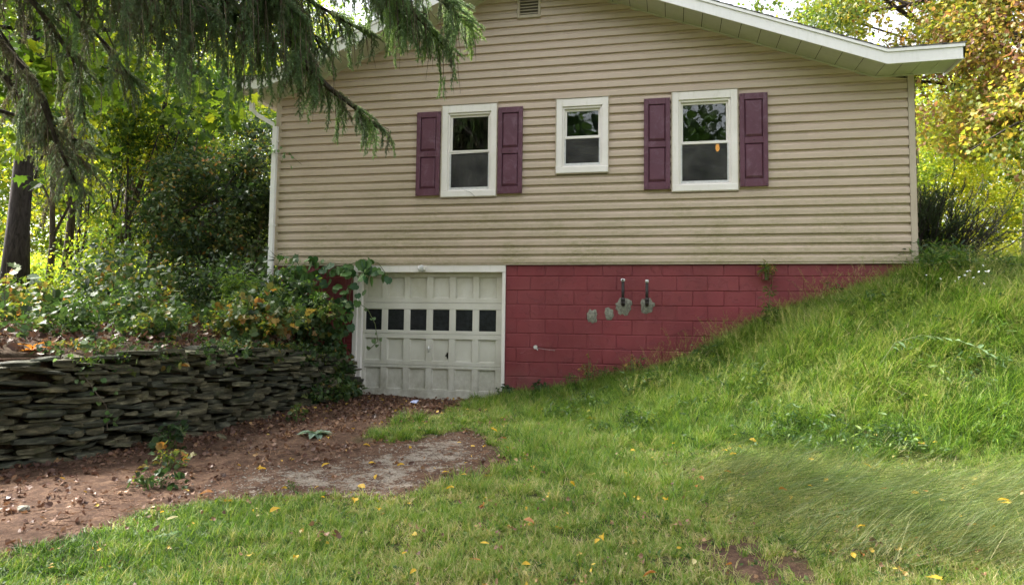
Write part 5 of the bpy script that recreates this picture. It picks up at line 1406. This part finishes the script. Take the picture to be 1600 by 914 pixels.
for pl, n, sp_ in RUN:
    mb = MB(); mb.tube(pl, [.006] * len(pl), 5, False); mb.build("stem", MAT['stem'], vine, True)
    pv = [Vector(p) for p in pl]
    for i in range(n):
        t = (i + vr.random()) / n * (len(pv) - 1); k = min(int(t), len(pv) - 2); p = pv[k].lerp(pv[k + 1], t - k) + Vector((vr.gauss(0, sp_), -abs(vr.gauss(0, .04)), vr.gauss(0, sp_ * .6)))
        if 1.35 < p.x and n in (13,): me = vm[2]
        else: me = vm[vr.choice((0, 0, 1, 3, 3, 2))]
        o = bpy.data.objects.new("leaf", me); COL.objects.link(o); o.parent = vine; o.location = p - vine.location
        o.rotation_euler = (-1.9 + vr.gauss(0, .5), vr.gauss(0, .45), vr.gauss(0, .8)); s_ = vr.uniform(.7, 1.35) * (.6 if n == 13 else 1); o.scale = (s_, s_, s_)
# small creeper crossing the downspout top
crp = empty("creeper", (-.05, -.12, 3.7), "thin creeper with small leaves crossing the top of the downspout", "vine")
mb = MB(); mb.tube([(-.25, -.1, 3.9), (-.05, -.14, 3.75), (.2, -.13, 3.72), (.42, -.13, 3.55)], .004, 4, False); mb.build("stem", MAT['twig'], crp)
for i in range(15):
    o = bpy.data.objects.new("leaf", (single_leaf('ovate', .09, MAT['pale_green_leaf']) if i < 1 else bpy.data.objects["leaf_creeper"].data) if False else vm[2]); COL.objects.link(o); o.parent = crp
    t = vr.random(); o.location = Vector((-.25 + .67 * t, -.14, 3.9 - .32 * t + vr.gauss(0, .05))) - crp.location; o.rotation_euler = (-1.8 + vr.gauss(0, .4), vr.gauss(0, .5), vr.gauss(0, 1)); s_ = vr.uniform(.35, .6); o.scale = (s_, s_ * 1.3, s_)

# rosette of broad leaves on the dirt
def rosette(name, label, x, y, n, L, mt, droop=.35, kind='ovate', up_=.5):
    g_ = h(x, y); root = empty(name, (x, y, g_), label, "plant"); rr = random.Random(int(x * 100))
    me = single_leaf(kind, L, mt)
    for v in me.vertices: v.co.z -= droop * v.co.y ** 2 / L
    for i in range(n):
        o = bpy.data.objects.new("leaf", me); COL.objects.link(o); o.parent = root; o.location = (0, 0, .01)
        s_ = rr.uniform(.6, 1.05); o.scale = (s_ * .9, s_, s_); o.rotation_euler = (up_ * rr.uniform(.3, 1.3), rr.gauss(0, .15), i * 2.4 + rr.gauss(0, .2))
rosette("mullein_rosette", "pale green broad leaved rosette at the edge of the leaf litter", 2.36, -3.05, 11, .22, MAT['blue_green_leaf'])
rosette("wilted_hosta", "wilted orange and green drooping plant on top of the stone wall", .15, -4.5, 7, .17, MAT['orange_leaf'], .9, 'ovate', .9)
rosette("dock_plant", "dark green broad leaved weed at the lower left of the grass", 3.0, -6.15, 9, .12, MAT['green_leaf'])
rosette("dock_plant", "small flat leaved weed in the grass strip before the garage door", 3.05, -2.6, 7, .09, MAT['green_leaf'])
# arching stem with paired grey green leaves on the bank
ar = empty("solomon_plant", (8.25, -1.7, h(8.25, -1.7)), "arching stem with paired grey green leaves on the right bank", "plant")
mb = MB(); b = Vector((8.25, -1.7, h(8.25, -1.7)))
apts = [b + Vector((a, -.1 - .12 * a, c)) for a, c in ((0, .1), (.15, .34), (.4, .42), (.7, .38), (.95, .28), (1.1, .16))]
mb.tube(apts, .0035, 5, False); mb.build("stem", MAT['stem'], ar)
lm = single_leaf('ovate', .105, MAT['pale_green_leaf'])
for i in range(26):
    t = .8 + (i / 26) * 4.1; k = min(int(t), 4); p = apts[k].lerp(apts[k + 1], t - k)
    o = bpy.data.objects.new("leaf", lm); COL.objects.link(o); o.parent = ar; o.location = p - b; o.rotation_euler = (vr.gauss(-.3, .35), vr.gauss(0, .3), (-math.pi / 2 + .5 if i % 2 else -math.pi / 2 - .9) + vr.gauss(0, .3)); s_ = vr.uniform(.7, 1.05); o.scale = (s_ * .8, s_, s_)
# trailing ivy on the wall face at left
iv = empty("wall_ivy", (.45, -4.4, .6), "sprig of ivy hanging down the left part of the stone wall", "vine")
ipts = [(.35, -4.45, .85), (.62, -4.5, .74), (.80, -4.5, .55), (.92, -4.4, .32), (.90, -4.35, .1)]
mb = MB(); mb.tube(ipts, .004, 4, False); mb.build("stem", MAT['twig'], iv)
for i in range(20):
    t = i / 20 * 4; k = int(t); p = Vector(ipts[k]).lerp(Vector(ipts[k + 1]), t - k) + Vector((vr.uniform(.0, .06), vr.gauss(0, .09), vr.gauss(0, .03)))
    o = bpy.data.objects.new("leaf", vm[2] if i % 3 else vm[1]); COL.objects.link(o); o.parent = iv; o.location = p - iv.location; o.rotation_euler = (-1.2 + vr.gauss(0, .4), vr.gauss(0, .4), vr.uniform(.4, 1.8)); s_ = vr.uniform(.32, .55); o.scale = (s_, s_, s_)
# bare dead stalks sticking out of the terrace
DS = [((-.1, -3.0, .85), (.35, -3.1, 1.2), "bare pale twig leaning over the middle of the wall"), ((.55, -3.45, .8), (1.02, -3.4, .38), "dead bramble cane hanging across the stones"), ((-.7, -4.0, .8), (-.78, -4.0, 1.75), "upright pale dead stalk near the wilted plant"),
      ((.5, -1.2, .8), (.1, -1.6, 1.25), "forked dry twig among the brambles"), ((1.28, -1.0, .45), (1.5, -.75, .05), "thin dead cane leaning against the lower right stones")]
for a, b_, la in DS:
    mb = MB(); c = curve(a, b_, .06, 6, vr); mb.tube(c, [.007, .006, .005, .004, .003, .002], 5, False); mb.tube([c[3], Vector(c[3]) + Vector((.08, .02, .12))], [.003, .001], 4, False)
    tag(mb.build("dead_stalk", MAT['twig'], None), la, "twig")

# ================================================================== GROUND COVER
def pts_in(x0, x1, y0, y1, n):
    x = NR.uniform(x0, x1, n); y = NR.uniform(y0, y1, n); return x, y
def in_wall(x, y):   # on the retaining wall or inside the house
    return ((x > -.1) & (x < 9.25) & (y > -.03)) | ((np.interp(y, LY, LX) - x > -.12) & (x < 1.5))
def grassmask(x, y):
    d = pdist(DIRT, x, y) + .13 * wob(x, y, 2.3) + .05 * wob(x, y, 7, 2)
    b = pdist(BARE, x, y) + .12 * wob(x, y, 3)
    return (d > -.02) & ((b > 0) | (NR.uniform(size=x.shape) < .12)) & ~in_wall(x, y)
def toe(x): return -np.interp(x, TX, TY)
def slope_rot(x, y, n, amt=.6):
    e = .1; dx = (H(x + e, y) - H(x - e, y)) / (2 * e); dy = (H(x, y + e) - H(x, y - e)) / (2 * e)
    return dx, dy
# tall grass on the bank
x, y = pts_in(3.7, 13.5, -3.8, 3.0, 27000)
hl_ = np.interp(x, PX, PZ); ok = grassmask(x, y) & (y > toe(x) * .93 + .12 * wob(x, y, 2.5)) & (x > 4.3 + .8 * (y > -1)) & ~((y > .4) & (x < 9.5)); x, y = x[ok], y[ok]
kk = np.hypot(x - CAM.x, y - CAM.y); sc = 1.18 * np.clip(.42 + .32 * (x - 4.2) / 2.0, .38, 1.0) * NR.uniform(.7, 1.15, len(x)) * np.clip(.75 + .35 * wob(x, y, 1.6, 3), .45, 1.1)
lz = np.interp(-y / np.interp(x, TX, TY), [0, .15, .75, 1], [.75, 1, .8, .5]); sc *= lz
near = (y > -.25) & (x < 9.2); sc = np.where(near, sc * 1.05, sc)
tn = .41 + .15 * wob(x, y, 1.1, 4) + .12 * NR.normal(size=len(x)) + .12 * np.clip((H(x, y) - .6) / 1.0, 0, 1) - .07 * (y < -2.4)
rt = rrot(len(x), .16); rt[:, 0] += .10
scatter("tall_grass", 'tall_grass', np.stack([x, y, H(x, y)], 1), rt, sc, np.clip(tn, .05, .95), None, "tall bright green grass covering the bank on the right")
# seed heads
x, y = pts_in(5.6, 13, -2.6, 1.5, 900); ok = ~in_wall(x, y) & (y > toe(x) * .8) & ~((y > .2) & (x < 9.5)); x, y = x[ok], y[ok]
scatter("seed_grass", 'seed_grass', np.stack([x, y, H(x, y)], 1), rrot(len(x), .12), NR.uniform(.5, .85, len(x)), np.clip(.5 + NR.normal(0, .1, len(x)), 0, 1), None, "thin pale seed heads standing above the bank grass")
# medium grass: lower left of the bank, and scattered clumps in the front lawn
x, y = pts_in(1.9, 13, -8.2, 0, 25000)
bank = (y > toe(x)) & (x > 3.5)
cl = wob(x, y, 1.7, 9) + .4 * wob(x, y, 5, 1)
ok = grassmask(x, y) & ((bank & (x < 6.6)) | (~bank & (cl > .33)) | ((x > 4.4) & (x < 6.4) & (y > -4.3) & (cl > -.2)) | (pdist([(2.9, -6.6), (2.7, -5.5), (4.2, -5.3), (4.6, -6.8)], x, y) < 0) | ((x > 4.2) & (x < 6.0) & (y < -5.6) & (cl > -.1)) | ((y < -4.6) & (cl > -.25) & (NR.uniform(size=x.shape) < .6)))
x, y = x[ok], y[ok]
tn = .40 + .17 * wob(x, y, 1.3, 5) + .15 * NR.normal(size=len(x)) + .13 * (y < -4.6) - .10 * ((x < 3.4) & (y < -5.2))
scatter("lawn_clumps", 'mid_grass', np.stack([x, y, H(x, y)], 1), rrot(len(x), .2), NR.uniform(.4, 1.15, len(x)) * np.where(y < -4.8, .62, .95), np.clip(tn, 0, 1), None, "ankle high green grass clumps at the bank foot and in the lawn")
# short lawn everywhere in front
x, y = pts_in(1.2, 13.0, -8.6, -.1, 38000); ok = grassmask(x, y) & ((y < toe(x) + .3) | (x < 4.6)); x, y = x[ok], y[ok]
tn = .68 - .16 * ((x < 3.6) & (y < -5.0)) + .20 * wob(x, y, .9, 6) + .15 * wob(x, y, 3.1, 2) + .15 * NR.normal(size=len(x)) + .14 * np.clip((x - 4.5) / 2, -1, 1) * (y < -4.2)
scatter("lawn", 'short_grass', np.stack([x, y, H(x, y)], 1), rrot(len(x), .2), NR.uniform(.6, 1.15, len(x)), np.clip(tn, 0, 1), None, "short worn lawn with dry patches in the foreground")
# matted long grass, lower right, combed towards the right
FL = [(5.7, -3.6), (6.6, -3.0), (12, -3.2), (12, -6.2), (6.9, -5.9), (6.35, -4.9)]
x, y = pts_in(5.4, 12.2, -6.6, -2.8, 8000); fd_ = pdist(FL, x, y) + .35 * wob(x, y, 1.6, 1) + .15 * wob(x, y, 5, 2); ok = (NR.uniform(size=x.shape) < np.clip(-fd_ / .9, 0, .62)) & (wob(x, y, 2.2, 17) > -.55); x, y = x[ok], y[ok]
rt = np.zeros((len(x), 3)); rt[:, 0] = NR.normal(0, .1, len(x)); rt[:, 1] = NR.normal(.85, .17, len(x)); rt[:, 2] = np.clip(-.05 + .6 * wob(x, y, .8, 2) + .2 * (x - 7.5) / 2 + NR.normal(0, .32, len(x)), -.8, .8)
scatter("matted_grass", 'mat_grass', np.stack([x, y, H(x, y) + NR.uniform(.015, .075, len(x))], 1), rt, NR.uniform(.4, 1.0, len(x)), np.clip(.44 + .2 * wob(x, y, 1.5, 8) + NR.normal(0, .13, len(x)), 0, 1), None, "long flattened grass combed sideways in the lower right")
x, y = pts_in(4.6, 12, -3.7, 1.2, 1500); ok = grassmask(x, y) & (y > toe(x)) & (wob(x, y, 1.5, 21) + .3 * wob(x, y, 5, 3) > .05) & ~((y > .2) & (x < 9.5)); x, y = x[ok], y[ok]
scatter("bank_weeds", 'weed_spray', np.stack([x, y, H(x, y) + NR.uniform(.04, .22, len(x))], 1), rrot(len(x), .3), NR.uniform(.7, 1.3, len(x)), np.clip(.42 + NR.normal(0, .12, len(x)), 0, .8), None, "leafy weeds mixed through the bank grass")
x, y = pts_in(4.6, 12, -3.7, 1.2, 700); ok = grassmask(x, y) & (y > toe(x)) & (wob(x, y, 1.2, 31) > .1) & ~((y > .2) & (x < 9.5)); x, y = x[ok], y[ok]
scatter("bank_herbs", 'lance_spray', np.stack([x, y, H(x, y) + NR.uniform(.05, .2, len(x))], 1), rrot(len(x), .3), NR.uniform(.6, 1.1, len(x)), np.clip(.45 + NR.normal(0, .12, len(x)), 0, .8), None, "narrow leaved herbs mixed through the bank grass")
# clover and small weeds
x, y = pts_in(1.6, 9.8, -7.2, -.2, 5200); ok = grassmask(x, y) & (wob(x, y, 2.6, 12) > -.05); x, y = x[ok], y[ok]
scatter("clover", 'clover', np.stack([x, y, H(x, y) + .02], 1), rrot(len(x), .25), NR.uniform(.6, 1.3, len(x)), np.clip(.38 + NR.normal(0, .12, len(x)), 0, .8), None, "clover and small round weeds in the lawn")
# grass beyond the right corner and ground cover on the left terrace
x, y = pts_in(9.2, 24, 2.5, 16, 5200); scatter("far_bank_grass", 'tall_grass', np.stack([x, y, H(x, y)], 1), rrot(len(x), .2), NR.uniform(.7, 1.3, len(x)), np.clip(.45 + NR.normal(0, .1, len(x)), 0, 1), None, "sunlit grass on the rise past the right corner of the house")
x, y = pts_in(-9, 1.3, -6.5, 9, 4200); s_ = np.interp(y, LY, LX) - x; ok = (s_ > .25) & ~((x > -.12) & (y > -.03)) & (NR.uniform(size=x.shape) < np.clip(s_ / 2.2, .12, 1)); x, y = x[ok], y[ok]
scatter("terrace_cover", 'small_spray', np.stack([x, y, H(x, y) + .06 + NR.uniform(0, .25, len(x))], 1), rrot(len(x), .4), NR.uniform(.8, 2.0, len(x)), np.clip(.52 + .22 * wob(x, y, 1.2, 3) + NR.normal(0, .2, len(x)), 0, 1), None, "tangled low green and yellow growth on the terrace above the wall")
x, y = pts_in(-16, -3, 4, 18, 3600); scatter("wood_undergrowth", 'ovate_bright', np.stack([x, y, H(x, y) + NR.uniform(.05, 1.1, len(x))], 1), rrot(len(x), .5), NR.uniform(.7, 1.3, len(x)), np.clip(.45 + NR.normal(0, .15, len(x)), 0, 1), None, "bright undergrowth on the floor of the left wood")
x, y = pts_in(-4, 1.25, -6.5, 1.5, 3000); s_ = np.interp(y, LY, LX) - x; ok = (s_ > .2) & ~((x > -.1) & (y > -.03)); x, y = x[ok], y[ok]
scatter("terrace_litter", 'dead_leaves', np.stack([x, y, H(x, y) + NR.uniform(.0, .05, len(x))], 1), rrot(len(x), .5), NR.uniform(.8, 1.8, len(x)), np.clip(.45 + NR.normal(0, .22, len(x)), 0, 1), None, "brown dead leaves and debris on the terrace")
tt = NR.uniform(.2, 6, 260); wx = []; 
for a_ in tt:
    X_, Y_ = wall_pt(a_); g1_ = NR.uniform(-.18, .16); wx.append((X_ + g1_, Y_, wtop(a_) + .05 - max(0, g1_) * NR.uniform(.2, 2.2)))
wx = np.array(wx)[nz(np.array(wx), 1.6, 4.0) > -.25]
scatter("wall_top_growth", 'small_spray', wx, rrot(len(wx), .6), NR.uniform(.5, 1.1, len(wx)), np.clip(.45 + NR.normal(0, .2, len(wx)), 0, 1), None, "small trailing weeds rooted along the top of the stone wall")
# litter on the dirt; dense by the door
x, y = pts_in(-1.0, 4.8, -8, -.05, 16000)
d = pdist(DIRT, x, y) + .1 * wob(x, y, 3); dd = np.exp(-np.abs(y + .9) / .9) * 1.0 + .16 + .35 * (np.interp(y, LY, LX) - x > -.6)
gr = pdist(GRAVEL, x, y) < .05
ok = (d < .05) & ~in_wall(x, y) & (NR.uniform(size=x.shape) < dd) & (~gr | (NR.uniform(size=x.shape) < .12)); x, y = x[ok], y[ok]
scatter("leaf_litter", 'dead_leaves', np.stack([x, y, H(x, y) + .006], 1), rrot(len(x), .25), NR.uniform(.45, 1.05, len(x)), np.clip(.42 + NR.normal(0, .2, len(x)), 0, .97), None, "brown curled leaf litter in front of the garage door and along the wall foot")
x, y = pts_in(-.8, 4.8, -8, -.1, 1500); ok = (pdist(DIRT, x, y) < .1) & ~in_wall(x, y); x, y = x[ok], y[ok]
scatter("fallen_twigs", 'sticks', np.stack([x, y, H(x, y) + .012], 1), rrot(len(x), .05), NR.uniform(.3, .9, len(x)), NR.uniform(.2, .9, len(x)), None, "small fallen twigs and needles on the dirt")
x, y = pts_in(2.2, 4.8, -5.5, -2.2, 4500); ok = (pdist(GRAVEL, x, y) + .16 * wob(x, y, 2.6, 1) < -.05 + .12 * NR.normal(size=x.shape)); x, y = x[ok], y[ok]
scatter("loose_gravel", 'pebbles', np.stack([x, y, H(x, y) + .012], 1), rrot(len(x), .5), NR.uniform(.006, .022, len(x)) , NR.uniform(0, 1, len(x)), None, "loose grey pebbles on the driveway")

x, y = pts_in(1.8, 9.6, -7.2, -1.0, 650); ok = grassmask(x, y) & ((y < toe(x)) | (x < 5)); x, y = x[ok], y[ok]
scatter("lawn_litter", 'dead_leaves', np.stack([x, y, H(x, y) + NR.uniform(.03, .06, len(x))], 1), rrot(len(x), .3), NR.uniform(.35, .75, len(x)), np.clip(.72 + NR.normal(0, .2, len(x)), 0, 1), None, "small brown and tan dead leaves caught in the lawn")
# fallen leaves that can be told apart
ym = [single_leaf('ovate', .075, MAT['yellow_leaf'], "fallen_leaf"), single_leaf('ovate', .07, MAT['cream_leaf'], "fallen_leaf"), single_leaf('maple', .075, MAT['yellow_leaf'], "fallen_leaf"), single_leaf('ovate', .08, MAT['orange_leaf'], "fallen_leaf")]
LV = [("yellow oval leaf fallen on the grass", "yellow oval leaves on the grass"), ("cream coloured leaf fallen on the grass", "cream leaves on the grass"), ("lobed yellow leaf fallen on the grass", "lobed yellow leaves on the grass"), ("orange brown leaf fallen on the grass", "orange leaves on the grass")]
lr_ = random.Random(99)
cnt = 0
while cnt < 120:
    x, y = lr_.uniform(2.4, 8.8), lr_.uniform(-6.9, -2.4)
    if abs((x - CAM.x) / (y - CAM.y) + .22) > .78: continue
    dirt = float(pdist(DIRT, np.array([x]), np.array([y]))[0]) < 0
    k = lr_.choice((0, 0, 0, 1, 2, 3)) if not dirt else 0
    o = bpy.data.objects.new("fallen_leaf", ym[k]); COL.objects.link(o)
    o.location = (x, y, h(x, y) + (.02 if dirt else lr_.uniform(.085, .115))); o.rotation_euler = (lr_.gauss(0, .3), lr_.gauss(0, .35), lr_.uniform(0, 6.28)); s_ = lr_.uniform(.4, 1.2); o.scale = (s_ * lr_.uniform(.6, 1.1), s_, s_ * lr_.uniform(.8, 3.5))
    if dirt: tag(o, "yellow leaf lying on the bare dirt or gravel", "leaf", "yellow leaves on the dirt")
    else: tag(o, LV[k][0], "leaf", LV[k][1])
    cnt += 1
print("instances", NINST[0])

# ---- odds and ends lying about
def pebble_thing(name, label, cat, x, y, sx, sy, sz, mt, seed):
    r = random.Random(seed); bm = bmesh.new(); bmesh.ops.create_icosphere(bm, subdivisions=2, radius=.5)
    for v in bm.verts:
        k = 1 + r.uniform(-.16, .12); v.co = Vector((v.co.x * sx * k, v.co.y * sy * k, v.co.z * sz * k))
    me = bpy.data.meshes.new(name); bm.to_mesh(me); bm.free(); me.materials.append(mt)
    o = bpy.data.objects.new(name, me); COL.objects.link(o); o.location = (x, y, h(x, y) + sz * .35); o.rotation_euler = (r.gauss(0, .15), r.gauss(0, .15), r.uniform(0, 6)); tag(o, label, cat)
pebble_thing("rock", "dark lump of rock at the foot of the stone wall", "rock", 1.08, -2.85, .2, .15, .10, MAT['stone'], 1)
pebble_thing("rock", "flat grey stone chip on the dirt beside the dark rock", "rock", 1.42, -3.35, .15, .11, .05, MAT['stone'], 2)
pebble_thing("rock", "pale rounded stone near the left edge of the dirt", "rock", 1.65, -5.9, .09, .07, .05, MAT['cement'], 3)
mb = MB(); g_ = h(2.55, -.62) + .03
mb.quad((2.50, -.66, g_), (2.60, -.66, g_ - .01), (2.61, -.59, g_ + .03), (2.52, -.57, g_ + .02)); mb.quad((2.52, -.57, g_ + .02), (2.61, -.59, g_ + .03), (2.58, -.53, g_ - .01), (2.53, -.52, g_))
tag(mb.build("paper_scrap", m_plain("pale_blue_scrap", (.32, .36, .55), .6), None), "crumpled pale blue scrap in the leaf litter before the garage door", "litter")
fc = empty("aster_clump", (9.45, -.75, h(9.45, -.75)), "small white asters flowering at the top of the bank by the corner", "flower")
fm = MB()
for k in range(5):
    a = 2 * math.pi * k / 5; fm.tri((0, 0, 0), (.014 * math.cos(a - .4), .014 * math.sin(a - .4), .003), (.014 * math.cos(a + .4), .014 * math.sin(a + .4), .003))
fme = bpy.data.meshes.new("blossom"); fme.from_pydata(fm.v, [], fm.f); fme.materials.append(m_plain("white_petal", (.75, .75, .72), .6))
sm_ = MB()
for i in range(14):
    x = 9.45 + R.gauss(0, .16); y = -.75 + R.gauss(0, .12); g_ = h(x, y); z = g_ + R.uniform(.28, .42)
    sm_.tube([(x, y, g_), (x, y, z)], .002, 3, False)
    o = bpy.data.objects.new("blossom", fme); COL.objects.link(o); o.parent = fc; o.location = Vector((x, y, z)) - fc.location; o.rotation_euler = (R.uniform(.3, 1.4), R.gauss(0, .3), R.uniform(-1, 1))
sm_.build("stem", MAT['stem'], fc)['kind'] = 'stuff'
